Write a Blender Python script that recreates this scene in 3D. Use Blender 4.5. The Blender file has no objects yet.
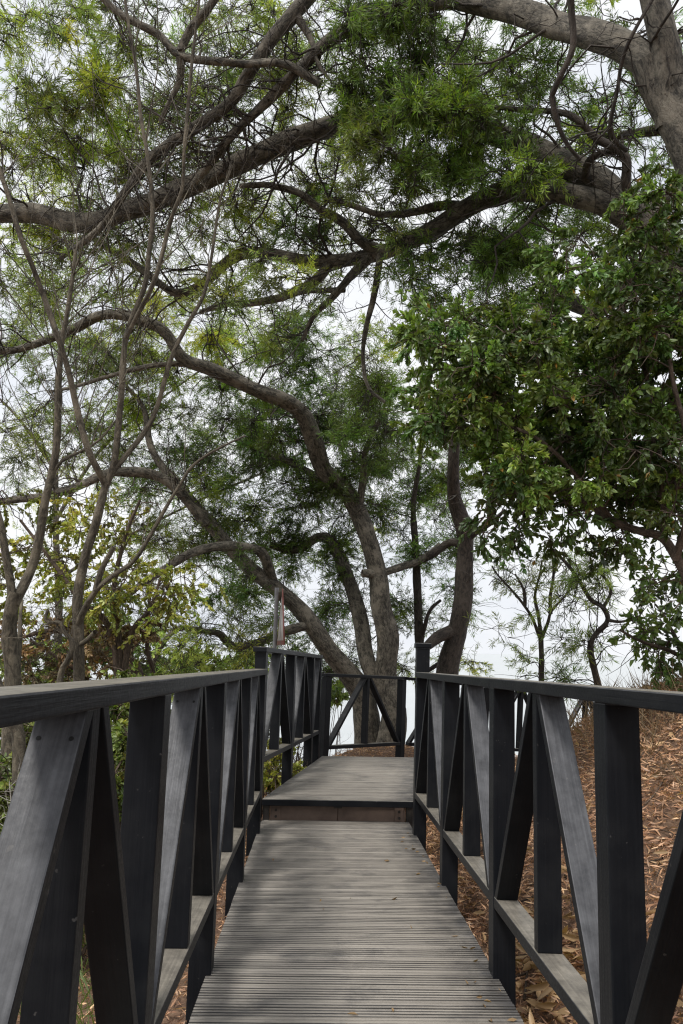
import bpy, bmesh, math, random
import numpy as np
from mathutils import Vector, Matrix

rng = np.random.default_rng(11)
random.seed(5)
scene = bpy.context.scene
col = scene.collection
RAD = math.radians

# ------------------------------------------------------------------ camera
W, H, F = 683.0, 1024.0, 770.0
PITCH, ROLL = RAD(10.16), RAD(1.2)
CAM = np.array([0.0, 0.0, 1.2])
f_ = np.array([0, math.cos(PITCH), math.sin(PITCH)])
u0 = np.array([0, -math.sin(PITCH), math.cos(PITCH)])
r0 = np.array([1.0, 0, 0])
r_ = r0 * math.cos(ROLL) + u0 * math.sin(ROLL)
u_ = u0 * math.cos(ROLL) - r0 * math.sin(ROLL)

def ray(px, py):
    return f_ + r_ * ((px - W / 2) / F) - u_ * ((py - H / 2) / F)
def P(px, py, z):                       # point at distance z in front of the viewpoint
    return CAM + ray(px, py) * z
def unit(v):
    v = np.asarray(v, float); return v / np.linalg.norm(v)
def proj(p):
    d = np.asarray(p) - CAM
    z = d @ f_
    return W / 2 + F * (d @ r_) / z, H / 2 - F * (d @ u_) / z, z

cam_data = bpy.data.cameras.new("camera")
cam = bpy.data.objects.new("camera", cam_data)
col.objects.link(cam)
cam_data.sensor_fit = 'VERTICAL'
cam_data.sensor_height = 36.0
cam_data.lens = F / H * 36.0
cam_data.clip_start, cam_data.clip_end = 0.05, 60000
m = Matrix.Identity(4)
for i in range(3):
    m[i][0], m[i][1], m[i][2], m[i][3] = r_[i], u_[i], -f_[i], CAM[i]
cam.matrix_world = m
scene.camera = cam

# ------------------------------------------------------------------ materials
def new_mat(name):
    mt = bpy.data.materials.new(name); mt.use_nodes = True
    nt = mt.node_tree; nt.nodes.clear()
    out = nt.nodes.new('ShaderNodeOutputMaterial')
    return mt, nt, out
def node(nt, kind, **kw):
    n = nt.nodes.new(kind)
    for k, v in kw.items():
        if k in n.inputs: n.inputs[k].default_value = v
        else: setattr(n, k, v)
    return n
def ramp(nt, fac, stops, interp='LINEAR'):
    n = nt.nodes.new('ShaderNodeValToRGB'); n.color_ramp.interpolation = interp
    els = n.color_ramp.elements
    while len(els) < len(stops): els.new(0.5)
    for e, (p, c) in zip(els, stops):
        e.position = p; e.color = (c[0], c[1], c[2], 1) if not isinstance(c, (int, float)) else (c, c, c, 1)
    nt.links.new(fac, n.inputs['Fac']); return n.outputs['Color']
def mixc(nt, fac, a, b, blend='MIX'):
    n = nt.nodes.new('ShaderNodeMix'); n.data_type = 'RGBA'; n.blend_type = blend
    for sock, v in ((n.inputs[0], fac), (n.inputs[6], a), (n.inputs[7], b)):
        if isinstance(v, (int, float)): sock.default_value = v
        elif isinstance(v, tuple): sock.default_value = (*v, 1)
        else: nt.links.new(v, sock)
    return n.outputs[2]
def noise(nt, vec, scale, detail=4, rough=0.55, dist=0.0):
    n = node(nt, 'ShaderNodeTexNoise', Scale=scale, Detail=detail, Roughness=rough, Distortion=dist)
    nt.links.new(vec, n.inputs['Vector']); return n.outputs['Fac']
def mapped(nt, vec, sc):
    n = nt.nodes.new('ShaderNodeMapping'); n.inputs['Scale'].default_value = sc
    nt.links.new(vec, n.inputs['Vector']); return n.outputs['Vector']
def bump(nt, h, strength, distance=0.01):
    n = node(nt, 'ShaderNodeBump', Strength=strength, Distance=distance)
    nt.links.new(h, n.inputs['Height']); return n.outputs['Normal']

def mat_paint():
    mt, nt, out = new_mat("black_painted_timber")
    geo = nt.nodes.new('ShaderNodeNewGeometry'); tc = nt.nodes.new('ShaderNodeTexCoord')
    at = nt.nodes.new('ShaderNodeAttribute'); at.attribute_name = 'grain'
    sep = nt.nodes.new('ShaderNodeSeparateXYZ'); nt.links.new(geo.outputs['Normal'], sep.inputs[0])
    grain = noise(nt, mapped(nt, at.outputs['Vector'], (3, 130, 130)), 1.0, 4, 0.6)
    fine = noise(nt, tc.outputs['Object'], 120, 3, 0.7)
    blot = noise(nt, tc.outputs['Object'], 5, 5, 0.6)
    base = mixc(nt, grain, (0.005, 0.006, 0.008), (0.014, 0.015, 0.018))
    base = mixc(nt, ramp(nt, blot, [(0.45, 0.0), (0.75, 0.6)]), base, (0.026, 0.027, 0.029))
    sl = ramp(nt, sep.outputs['Z'], [(0.12, 0.0), (0.33, 0.5), (0.85, 0.7), (0.99, 1.0)])
    dn = ramp(nt, noise(nt, tc.outputs['Object'], 14, 6, 0.7), [(0.30, 0.45), (0.65, 1.0)])
    dn = mixc(nt, 0.55, dn, ramp(nt, grain, [(0.3, 0.45), (0.7, 1.25)]), 'MULTIPLY')
    df = nt.nodes.new('ShaderNodeMath'); df.operation = 'MULTIPLY'
    nt.links.new(sl, df.inputs[0]); nt.links.new(dn, df.inputs[1])
    dust_sheen = mixc(nt, blot, (0.21, 0.19, 0.16), (0.32, 0.295, 0.25))
    flat = ramp(nt, sep.outputs['Z'], [(0.55, 0.0), (0.95, 1.0)])
    dust_sheen = mixc(nt, flat, (0.215, 0.220, 0.236), dust_sheen)  # blue-grey on slopes paints in sky highlights; beige on flat tops is dust
    colr = mixc(nt, df.outputs[0], base, dust_sheen)
    spk = ramp(nt, noise(nt, tc.outputs['Object'], 55, 2, 0.5), [(0.70, 0.0), (0.74, 0.55)])
    spk2 = ramp(nt, noise(nt, tc.outputs['Object'], 9, 2, 0.5), [(0.5, 0.0), (0.6, 0.5)])
    sm = nt.nodes.new('ShaderNodeMath'); sm.operation = 'MULTIPLY'
    nt.links.new(spk, sm.inputs[0]); nt.links.new(spk2, sm.inputs[1])
    colr = mixc(nt, sm.outputs[0], colr, (0.20, 0.19, 0.18))
    b = node(nt, 'ShaderNodeBsdfPrincipled')
    b.inputs['Specular IOR Level'].default_value = 0.12
    nt.links.new(colr, b.inputs['Base Color'])
    rr = ramp(nt, fine, [(0.3, 0.32), (0.7, 0.48)])
    nt.links.new(rr, b.inputs['Roughness'])
    nt.links.new(bump(nt, grain, 0.25, 0.004), b.inputs['Normal'])
    nt.links.new(b.outputs[0], out.inputs[0]); return mt

def mat_deck():
    mt, nt, out = new_mat("weathered_decking")
    tc = nt.nodes.new('ShaderNodeTexCoord'); o = tc.outputs['Object']
    grain = noise(nt, mapped(nt, o, (2.2, 70, 20)), 1.0, 5, 0.65)
    streak = noise(nt, mapped(nt, o, (0.9, 26, 1)), 1.0, 3, 0.6)
    c = mixc(nt, ramp(nt, grain, [(0.25, 0.0), (0.75, 1.0)]), (0.140, 0.126, 0.109), (0.385, 0.352, 0.308))
    c = mixc(nt, ramp(nt, streak, [(0.35, 0.0), (0.7, 0.55)]), c, (0.45, 0.412, 0.36))
    stain = noise(nt, mapped(nt, o, (1.0, 1.3, 1)), 3.4, 9, 0.72, 0.3)
    c = mixc(nt, ramp(nt, stain, [(0.52, 0.0), (0.70, 0.68)]), c, (0.060, 0.060, 0.064))
    st2 = noise(nt, mapped(nt, o, (2, 9, 1)), 6.0, 6, 0.7)
    c = mixc(nt, ramp(nt, st2, [(0.60, 0.0), (0.72, 0.5)]), c, (0.075, 0.072, 0.072))
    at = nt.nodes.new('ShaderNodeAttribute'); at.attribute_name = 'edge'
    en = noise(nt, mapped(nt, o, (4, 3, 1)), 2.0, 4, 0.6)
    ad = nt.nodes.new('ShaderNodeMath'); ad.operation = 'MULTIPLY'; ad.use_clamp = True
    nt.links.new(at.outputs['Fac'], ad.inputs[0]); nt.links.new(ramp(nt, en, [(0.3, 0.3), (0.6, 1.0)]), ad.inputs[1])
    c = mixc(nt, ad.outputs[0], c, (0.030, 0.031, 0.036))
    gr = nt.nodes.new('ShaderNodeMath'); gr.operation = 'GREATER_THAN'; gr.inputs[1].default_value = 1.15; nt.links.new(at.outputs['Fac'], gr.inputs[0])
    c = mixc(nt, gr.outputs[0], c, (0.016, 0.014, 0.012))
    b = node(nt, 'ShaderNodeBsdfPrincipled')
    nt.links.new(c, b.inputs['Base Color'])
    nt.links.new(ramp(nt, stain, [(0.35, 0.55), (0.68, 0.33)]), b.inputs['Roughness'])
    nt.links.new(bump(nt, grain, 0.5, 0.004), b.inputs['Normal'])
    nt.links.new(b.outputs[0], out.inputs[0]); return mt

def mat_simple(name, c1, c2, scale=8, rough=0.7, bmp=0.2, stretch=(1, 1, 1), metallic=0.0, detail=5, dist=0.01, lo=0.3, hi=0.7):
    mt, nt, out = new_mat(name)
    tc = nt.nodes.new('ShaderNodeTexCoord')
    n = noise(nt, mapped(nt, tc.outputs['Object'], stretch), scale, detail, 0.62)
    c = ramp(nt, n, [(lo, c1), (hi, c2)])
    b = node(nt, 'ShaderNodeBsdfPrincipled', Roughness=rough, Metallic=metallic)
    nt.links.new(c, b.inputs['Base Color'])
    if bmp: nt.links.new(bump(nt, n, bmp, dist), b.inputs['Normal'])
    nt.links.new(b.outputs[0], out.inputs[0]); return mt

def mat_bark(name, dark, light, lichen=0.4):
    mt, nt, out = new_mat(name)
    tc = nt.nodes.new('ShaderNodeTexCoord')
    at = nt.nodes.new('ShaderNodeAttribute'); at.attribute_name = 'along'
    o = at.outputs['Vector']
    n1 = noise(nt, mapped(nt, o, (1.0, 1.0, 0.35)), 30, 8, 0.74, 0.9)
    n2 = noise(nt, tc.outputs['Object'], 4.5, 7, 0.7)
    vo = nt.nodes.new('ShaderNodeTexVoronoi'); vo.feature = 'DISTANCE_TO_EDGE'; vo.inputs['Scale'].default_value = 85
    wv = nt.nodes.new('ShaderNodeMapping'); wv.inputs['Scale'].default_value = (1, 1, 0.28); dn_ = node(nt, 'ShaderNodeTexNoise', Scale=22.0, Detail=4.0); nt.links.new(o, dn_.inputs['Vector'])
    va = nt.nodes.new('ShaderNodeMix'); va.data_type = 'VECTOR'; va.inputs[0].default_value = 0.10; nt.links.new(o, va.inputs[4]); nt.links.new(dn_.outputs['Color'], va.inputs[5]); nt.links.new(va.outputs[1], wv.inputs['Vector']); nt.links.new(wv.outputs[0], vo.inputs['Vector'])
    crack = ramp(nt, vo.outputs['Distance'], [(0.0, 0.25), (0.09, 1.0)])
    n3 = noise(nt, tc.outputs['Object'], 19, 4, 0.6)
    c = ramp(nt, n1, [(0.41, dark), (0.59, light)])
    c = mixc(nt, 0.45, c, crack, 'MULTIPLY')
    c = mixc(nt, ramp(nt, n2, [(0.50, 0.0), (0.60, lichen)]), c, tuple(min(1, x * 1.6) for x in light))
    c = mixc(nt, ramp(nt, n3, [(0.58, 0.0), (0.72, lichen * 0.8)]), c, (0.085, 0.088, 0.062))
    b = node(nt, 'ShaderNodeBsdfPrincipled', Roughness=0.85)
    nt.links.new(c, b.inputs['Base Color'])
    nt.links.new(bump(nt, n1, 1.0, 0.03), b.inputs['Normal'])
    nt.links.new(b.outputs[0], out.inputs[0]); return mt

def mat_leaf(name, trans=0.38, gloss=0.06, rough=0.4):
    mt, nt, out = new_mat(name)
    at = nt.nodes.new('ShaderNodeAttribute'); at.attribute_name = 'tint'
    d = nt.nodes.new('ShaderNodeBsdfDiffuse'); t = nt.nodes.new('ShaderNodeBsdfTranslucent')
    g = node(nt, 'ShaderNodeBsdfGlossy', Roughness=rough)
    nt.links.new(at.outputs['Color'], d.inputs[0])
    tcx = mixc(nt, 1.0, at.outputs['Color'], (1.25, 1.35, 0.62), 'MULTIPLY')
    nt.links.new(tcx, t.inputs[0])
    g.inputs['Color'].default_value = (0.85, 0.9, 0.85, 1)
    m1 = node(nt, 'ShaderNodeMixShader', Fac=trans); m2 = node(nt, 'ShaderNodeMixShader', Fac=gloss)
    nt.links.new(d.outputs[0], m1.inputs[1]); nt.links.new(t.outputs[0], m1.inputs[2])
    nt.links.new(m1.outputs[0], m2.inputs[1]); nt.links.new(g.outputs[0], m2.inputs[2])
    nt.links.new(m2.outputs[0], out.inputs[0]); return mt

PAINT = mat_paint(); DECK = mat_deck()
STEEL = mat_simple("rusty_brown_steel", (0.100, 0.068, 0.054), (0.23, 0.165, 0.130), 5, 0.6, 0.25)
STEEL_DK = mat_simple("dark_steel", (0.018, 0.016, 0.015), (0.05, 0.042, 0.036), 9, 0.55, 0.2)
HOLE = mat_simple("bolt_recess", (0.004, 0.004, 0.004), (0.012, 0.012, 0.012), 30, 0.6, 0)
BARK = mat_bark("acacia_bark", (0.030, 0.027, 0.022), (0.190, 0.170, 0.136), 0.6)
BARK_DK = mat_bark("dark_bark", (0.030, 0.025, 0.022), (0.095, 0.078, 0.064), 0.3)
BARK_PALE = mat_bark("pale_sapling_bark", (0.060, 0.050, 0.036), (0.185, 0.158, 0.115), 0.5)
BARK_BR = mat_bark("brown_bark", (0.060, 0.042, 0.030), (0.165, 0.120, 0.088), 0.25)
LEAF_A = mat_leaf("acacia_leaf", 0.42, 0.05)
LEAF_B = mat_leaf("broad_leaf", 0.38, 0.05, 0.42)
LEAF_DRY = mat_leaf("dry_leaf", 0.15, 0.03)
SIGN_W = mat_simple("weathered_white_panel", (0.42, 0.38, 0.36), (0.62, 0.59, 0.56), 6, 0.5, 0.05)
SIGN_R = mat_simple("faded_red_border", (0.22, 0.075, 0.065), (0.34, 0.13, 0.11), 8, 0.5, 0.05)
POLE = mat_simple("galvanised_pole", (0.16, 0.16, 0.165), (0.28, 0.28, 0.285), 10, 0.5, 0.05, metallic=0.4)

def mat_ground():
    mt, nt, out = new_mat("soil_and_litter")
    tc = nt.nodes.new('ShaderNodeTexCoord'); o = tc.outputs['Object']
    n1 = noise(nt, o, 22, 8, 0.7, 0.5); n2 = noise(nt, o, 1.3, 4, 0.5); n3 = noise(nt, mapped(nt, o, (1, 1.7, 1)), 70, 5, 0.7, 1.0)
    c = ramp(nt, n1, [(0.3, (0.075, 0.042, 0.028)), (0.55, (0.20, 0.118, 0.076)), (0.75, (0.33, 0.215, 0.14))])
    c = mixc(nt, ramp(nt, n3, [(0.5, 0.0), (0.65, 0.6)]), c, (0.26, 0.175, 0.115))
    c = mixc(nt, ramp(nt, n2, [(0.52, 0.0), (0.7, 0.5)]), c, (0.075, 0.062, 0.036))
    b = node(nt, 'ShaderNodeBsdfPrincipled', Roughness=0.95)
    nt.links.new(c, b.inputs['Base Color'])
    nt.links.new(bump(nt, n1, 1.0, 0.03), b.inputs['Normal'])
    nt.links.new(b.outputs[0], out.inputs[0]); return mt
GROUND = mat_ground()

def mat_sea():
    mt, nt, out = new_mat("sea_water")
    tc = nt.nodes.new('ShaderNodeTexCoord'); o = tc.outputs['Object']
    n1 = noise(nt, mapped(nt, o, (1, 1.8, 1)), 0.5, 5, 0.6, 0.4)
    n2 = noise(nt, mapped(nt, o, (0.25, 1, 1)), 0.02, 4, 0.6)
    c = mixc(nt, n2, (0.40, 0.43, 0.44), (0.50, 0.53, 0.54))
    b = node(nt, 'ShaderNodeBsdfPrincipled', Roughness=0.28, IOR=1.33)
    nt.links.new(c, b.inputs['Base Color'])
    nt.links.new(bump(nt, n1, 0.5, 0.6), b.inputs['Normal'])
    nt.links.new(b.outputs[0], out.inputs[0]); return mt
SEA = mat_sea()

# ------------------------------------------------------------------ object helpers
def tag(o, label=None, cat=None, group=None, kind=None):
    if label: o['label'] = label
    if cat: o['category'] = cat
    if group: o['group'] = group
    if kind: o['kind'] = kind
    return o
def empty(name, loc, label, cat, group=None, mat=None):
    o = bpy.data.objects.new(name, None); o.empty_display_size = 0.2
    col.objects.link(o)
    if mat is not None: o.matrix_world = mat
    else: o.location = loc
    return tag(o, label, cat, group)
def link(name, me, mat, parent=None, smooth=False):
    me.materials.append(mat)
    o = bpy.data.objects.new(name, me); col.objects.link(o)
    if parent is not None: o.parent = parent
    if smooth: me.polygons.foreach_set('use_smooth', [True] * len(me.polygons))
    return o

class MB:                                   # collects faces into one mesh
    def __init__(s): s.v = []; s.f = []; s.n = 0; s.attr = []; s.tint = []
    def add(s, v, f, attr=None, tint=None):
        v = np.asarray(v, float).reshape(-1, 3); f = np.asarray(f, int)
        s.v.append(v); s.f.append(f + s.n); s.n += len(v)
        if attr is not None: s.attr.append(np.asarray(attr, float).reshape(-1, 3))
        if tint is not None: s.tint.append(np.asarray(tint, float).reshape(-1, 3))
    def build(s, name, mat, parent=None, origin=None, smooth=False, attr_name='along'):
        if not s.v: return None
        v = np.concatenate(s.v)
        if origin is not None: v = v - np.asarray(origin)
        me = bpy.data.meshes.new(name)
        me.vertices.add(len(v)); me.vertices.foreach_set('co', v.astype(np.float32).ravel())
        loops = []; starts = []; tot = 0
        for f in s.f:
            k = f.shape[1]
            starts.append(tot + np.arange(len(f)) * k); loops.append(f.ravel()); tot += f.size
        loops = np.concatenate(loops); starts = np.concatenate(starts)
        me.loops.add(len(loops)); me.loops.foreach_set('vertex_index', loops.astype(np.int32))
        me.polygons.add(len(starts)); me.polygons.foreach_set('loop_start', starts.astype(np.int32))
        me.update(calc_edges=True); 
        if s.attr:
            a = me.attributes.new(attr_name, 'FLOAT_VECTOR', 'POINT')
            a.data.foreach_set('vector', np.concatenate(s.attr).astype(np.float32).ravel())
        if s.tint:
            t = np.concatenate(s.tint); t = np.concatenate([t, np.ones((len(t), 1))], 1)
            a = me.attributes.new('tint', 'FLOAT_COLOR', 'POINT')
            a.data.foreach_set('color', t.astype(np.float32).ravel())
        return link(name, me, mat, parent, smooth)

QUADS = np.array([[0, 3, 2, 1], [4, 5, 6, 7], [0, 1, 5, 4], [1, 2, 6, 5], [2, 3, 7, 6], [3, 0, 4, 7]])
gcount = [0]
def prism(name, c8, mat, parent, long_axis, bev=0.003, long_off=None):
    """box from eight corners (four bottom, four top) with softened edges and a grain attribute"""
    bm = bmesh.new()
    vs = [bm.verts.new(Vector(c)) for c in c8]
    for q in QUADS: bm.faces.new([vs[i] for i in q])
    bmesh.ops.recalc_face_normals(bm, faces=bm.faces)
    if bev: bmesh.ops.bevel(bm, geom=list(bm.edges), offset=bev, segments=2, affect='EDGES', profile=0.6)
    me = bpy.data.meshes.new(name); bm.to_mesh(me); bm.free()
    gcount[0] += 1
    off = gcount[0] * 7.31
    co = np.empty(len(me.vertices) * 3); me.vertices.foreach_get('co', co); co = co.reshape(-1, 3)
    L = unit(long_axis); A = unit(np.cross(L, [0.31, 0.77, 0.55])); B = np.cross(L, A)
    g = np.stack([co @ L + off, co @ A + off, co @ B], 1)
    a = me.attributes.new('grain', 'FLOAT_VECTOR', 'POINT'); a.data.foreach_set('vector', g.astype(np.float32).ravel())
    return link(name, me, mat, parent)
def box(name, x0, x1, y0, y1, z0, z1, mat, parent, axis=(0, 1, 0), bev=0.003):
    c = [(x0, y0, z0), (x1, y0, z0), (x1, y1, z0), (x0, y1, z0), (x0, y0, z1), (x1, y0, z1), (x1, y1, z1), (x0, y1, z1)]
    return prism(name, c, mat, parent, axis, bev)
def sheared(name, x0, x1, yb0, yb1, zb, yt0, yt1, zt, mat, parent):
    c = [(x0, yb0, zb), (x1, yb0, zb), (x1, yb1, zb), (x0, yb1, zb), (x0, yt0, zt), (x1, yt0, zt), (x1, yt1, zt), (x0, yt1, zt)]
    return prism(name, c, mat, parent, (0, yt0 - yb0, zt - zb))
def cyl(name, c, axis, r, l, mat, parent, n=10):
    a = unit(axis); p = unit(np.cross(a, [0.3, 0.5, 0.81])); q = np.cross(a, p)
    th = np.arange(n) * 2 * math.pi / n
    ring = np.outer(np.cos(th), p) * r + np.outer(np.sin(th), q) * r
    b = MB(); c = np.asarray(c, float)
    v = np.concatenate([ring + c, ring + c + a * l, [c + a * l]])
    b.add(v, [[i, (i + 1) % n, n + (i + 1) % n, n + i] for i in range(n)])
    b.add(v, [[n + i, n + (i + 1) % n, 2 * n] for i in range(n)])
    return b.build(name, mat, parent)

def frame(origin, ey):
    ey = unit(ey); ex = unit(np.cross(ey, [0, 0, 1])); ez = np.cross(ex, ey)
    mm = Matrix.Identity(4)
    for i in range(3):
        mm[i][0], mm[i][1], mm[i][2], mm[i][3] = ex[i], ey[i], ez[i], origin[i]
    return mm, ex, ey, ez

# ------------------------------------------------------------------ walkway frames
VP_LOW = ray(318, 664)
_, lx, ly, lz = frame(CAM, VP_LOW)
O_LOW = CAM - 1.2 * lz
M_LOW, *_ = frame(O_LOW, VP_LOW)
def low(x, y, z=0.0): return O_LOW + lx * x + ly * y + lz * z
def hit(px, py, p0, n):
    d = ray(px, py); t = ((p0 - CAM) @ n) / (d @ n); return CAM + d * t
STEP = 0.17
LF = hit(263, 798, low(0, 0, STEP), lz)
RF = hit(413.5, 800, low(0, 0, STEP), lz)
VP_UP = ray(438, 672.5)
M_UP, ux, uy, uz = frame(LF, VP_UP)
BL = hit(323, 755.5, LF, uz); BR = hit(440, 765, LF, uz)

# ------------------------------------------------------------------ decking
def ribbed_deck(rows, parent):
    """rows: list of (corner_left, corner_right, y dir, z dir, y0, y1, widths) -> one ribbed sheet of boards"""
    pass
def decking(name, A, ex, ey, ez, length, xl, xr, parent, inv):
    """grooved boards running across the walk; xl(y), xr(y) give the edges"""
    b = MB(); eds = []
    y = 0.0; k = 0
    r = random.Random(3)
    while y < length - 0.02:
        bw = min(0.142, length - y)
        dz = r.uniform(-0.0015, 0.0015)
        prof = []                                     # (y, z) polyline over the board
        prof.append((y, -0.028)); prof.append((y, -0.001))
        yy = y + 0.002
        nr = max(1, int(bw // 0.0232))
        pw = (bw - 0.006) / nr
        for i in range(nr):
            a = y + i * pw + r.uniform(-0.0015, 0.0015); g = 0.0072 if i < nr - 1 else 0.0
            prof += [(a + 0.0025, 0.0), (a + pw - 0.0025 - g, 0.0)]
            if g: prof += [(a + pw - g, -0.006), (a + pw - 0.0005, -0.006)]
        prof += [(y + bw - 0.006, -0.002), (y + bw - 0.006, -0.028)]
        n = len(prof); ns = 14
        jl, jr = r.uniform(-0.0012, 0.0012), r.uniform(-0.0012, 0.0012)
        vs = []; ed = []
        for (py_, pz) in prof:
            L, R = xl(py_) + jl, xr(py_) + jr
            for j in range(ns + 1):
                t = j / ns; x = L + (R - L) * t
                vs.append(A + ex * x + ey * py_ + ez * (pz + dz))
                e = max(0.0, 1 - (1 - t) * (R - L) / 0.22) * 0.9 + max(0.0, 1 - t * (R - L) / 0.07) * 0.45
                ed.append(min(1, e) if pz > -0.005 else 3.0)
        fs = [[i * (ns + 1) + j, i * (ns + 1) + j + 1, (i + 1) * (ns + 1) + j + 1, (i + 1) * (ns + 1) + j] for i in range(n - 1) for j in range(ns)]
        b.add(vs, fs); eds += ed
        # board ends
        y += bw; k += 1
    v = np.concatenate(b.v)
    h = np.concatenate([v, np.ones((len(v), 1))], 1) @ np.array(inv).T
    b.v = [h[:, :3]]
    o = b.build(name, DECK, parent)
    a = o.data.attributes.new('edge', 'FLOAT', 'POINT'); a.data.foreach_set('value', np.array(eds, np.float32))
    return o

walk = empty('boardwalk', None, 'long lower stretch of ribbed grey timber decking nearest the viewer, below the step', 'boardwalk', mat=M_LOW)
DL, DR = -0.408, 0.742
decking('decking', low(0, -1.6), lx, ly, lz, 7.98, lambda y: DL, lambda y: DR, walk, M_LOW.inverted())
for x in (DL + 0.03, DR - 0.075):
    box('edge_joist', x, x + 0.045, -1.6, 6.3, -0.17, -0.030, STEEL_DK, walk)

land = empty('boardwalk_landing', None, 'raised ribbed timber landing one step up at the end of the decking', 'landing', mat=M_LOW)
wl = np.linalg.norm(RF - LF); 
def up_xy(p):
    d = np.asarray(p) - LF; return d @ lx, d @ ly
# landing plane: spanned by the front edge and the turned walking direction
ex2 = unit(RF - LF); n2 = unit(np.cross(ex2, uy)); 
if n2[2] < 0: n2 = -n2
ey2 = unit(np.cross(n2, ex2))
bl = (BL - LF); BLx, BLy = bl @ ex2, bl @ ey2
br = (BR - LF); BRx, BRy = br @ ex2, br @ ey2
LEN_UP = 3.05
def xl_up(y): return BLx / BLy * y
def xr_up(y): return wl + (BLx / BLy) * y * 1.0
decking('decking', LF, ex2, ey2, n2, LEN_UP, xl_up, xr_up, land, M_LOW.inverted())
lfl = M_LOW.inverted() @ Vector(LF); rfl = M_LOW.inverted() @ Vector(RF)
y0 = lfl.y
box('nosing', lfl.x - 0.004, rfl.x + 0.004, y0 - 0.036, y0 - 0.004, STEP - 0.05, STEP - 0.003, PAINT, land, (1, 0, 0))
bx0, bx1 = lfl.x + 0.055, rfl.x - 0.06
box('fascia_beam', bx0, (bx0 + bx1) / 2 - 0.002, y0 + 0.05, y0 + 0.09, -0.006, STEP - 0.055, STEEL, land, (1, 0, 0))
box('fascia_beam', (bx0 + bx1) / 2 + 0.002, bx1, y0 + 0.05, y0 + 0.09, -0.006, STEP - 0.055, STEEL, land, (1, 0, 0))
box('shim_block', (bx0 + bx1) / 2 - 0.03, (bx0 + bx1) / 2 + 0.03, y0 + 0.0, y0 + 0.048, STEP - 0.068, STEP - 0.052, STEEL_DK, land, (1, 0, 0))
for x in (bx0 + 0.012, bx1 - 0.085):
    pl = box('end_plate', x, x + 0.07, y0 + 0.038, y0 + 0.049, 0.004, STEP - 0.062, STEEL, land, (1, 0, 0), 0.002)
    for zz in (0.03, 0.078):
        cyl('bolt', (x + 0.035, y0 + 0.039, zz), (0, -1, 0), 0.010, 0.012, STEEL_DK, pl, 6)
box('support_post', rfl.x - 0.05, rfl.x + 0.02, y0 + 0.05, y0 + 0.12, -0.6, STEP - 0.055, STEEL_DK, land, (0, 0, 1))
box('support_post', lfl.x - 0.0, lfl.x + 0.05, y0 + 0.05, y0 + 0.12, -0.6, STEP - 0.055, STEEL_DK, land, (0, 0, 1))

# ------------------------------------------------------------------ railings
RT, RB, PT = 1.156, 0.298, 0.09
def railing(name, label, M, xin, side, ys, foot=-0.55, ends=(0, 0), joints=(), tall=None, bolts=False, half=None, skip_first=False, thin=1.0):
    """ys: near faces of the posts. side=+1: railing lies on +x of xin."""
    root = empty(name, None, label, 'railing', mat=M)
    def X(a, b):
        a, b = xin + side * a, xin + side * b; return (a, b) if a < b else (b, a)
    px = X(0, PT)
    segs = [ys[0] - ends[0]] + list(joints) + [ys[-1] + PT + ends[1]]
    for a, b in zip(segs[:-1], segs[1:]):
        box('top_rail', *X(-0.010, PT + 0.012), a + 0.001, b - 0.001, RT - 0.04, RT, PAINT, root, (0, 1, 0), 0.004)
    for i, y in enumerate(ys):
        if skip_first and i == 0: continue
        top = RT - 0.041
        box('post', *px, y, y + PT, foot, top, PAINT, root, (0, 0, 1), 0.004)
    for i in range(len(ys) - 1):
        a, b = ys[i] + PT + 0.001, ys[i + 1] - 0.001
        box('bottom_rail', *X(0.002, PT - 0.002), a, b, RB - 0.042, RB, PAINT, root, (0, 1, 0))
        if half and i == len(ys) - 2:
            sheared('brace', *X(0.004, PT - 0.006), a + 0.01, a + 0.052, RB + 0.001, b - 0.05, b - 0.008, RT - 0.041, PAINT, root)
            continue
        mid = (a + b) / 2
        zt, zb = RT - 0.041, RB + 0.001
        box('upright', *X(0.006, PT - 0.004), mid - 0.024 * thin, mid + 0.024 * thin, zb, zt - 0.0, PAINT, root, (0, 0, 1))
        for s in (-1, 1):
            foot_y = a + 0.004 if s < 0 else b - 0.004 - 0.042
            tip = mid - 0.027 - 0.042 if s < 0 else mid + 0.027
            br = sheared('brace', *X(0.003, PT - 0.003), foot_y, foot_y + 0.042, zb, tip, tip + 0.042, zt, PAINT, root)
            if bolts and s < 0 and i < 3:
                d = np.array([0, tip - foot_y, zt - zb]); nrm = unit([0, -d[2], d[1]])
                for fx in (0.018, 0.072):
                    t = 0.945
                    c = np.array([xin + side * fx, foot_y + t * d[1], zb + t * d[2]])
                    cyl('bolt', c - nrm * 0.004, nrm, 0.0042, 0.0048, HOLE, br, 10)
    return root
PITCHR = 1.285
ysl = [2.035 + PITCHR * k for k in range(-2, 3)]
rail_l = railing('timber_railing', 'black timber railing along the left edge of the lower decking, nearest on the left', M_LOW, -0.388, -1, ysl + [5.86], ends=(0.6, 0.02), joints=(3.365,), bolts=True)
M_RR = M_LOW @ Matrix.Translation((0.722, 0, 0)) @ Matrix.Rotation(RAD(1.15), 4, 'Y')
rail_r = railing('timber_railing', 'black timber railing along the right edge of the lower decking beside the littered bank', M_RR, 0.0, 1, [2.03 + PITCHR * k for k in range(-2, 4)], ends=(0.6, -0.092), joints=(3.36,))
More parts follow.
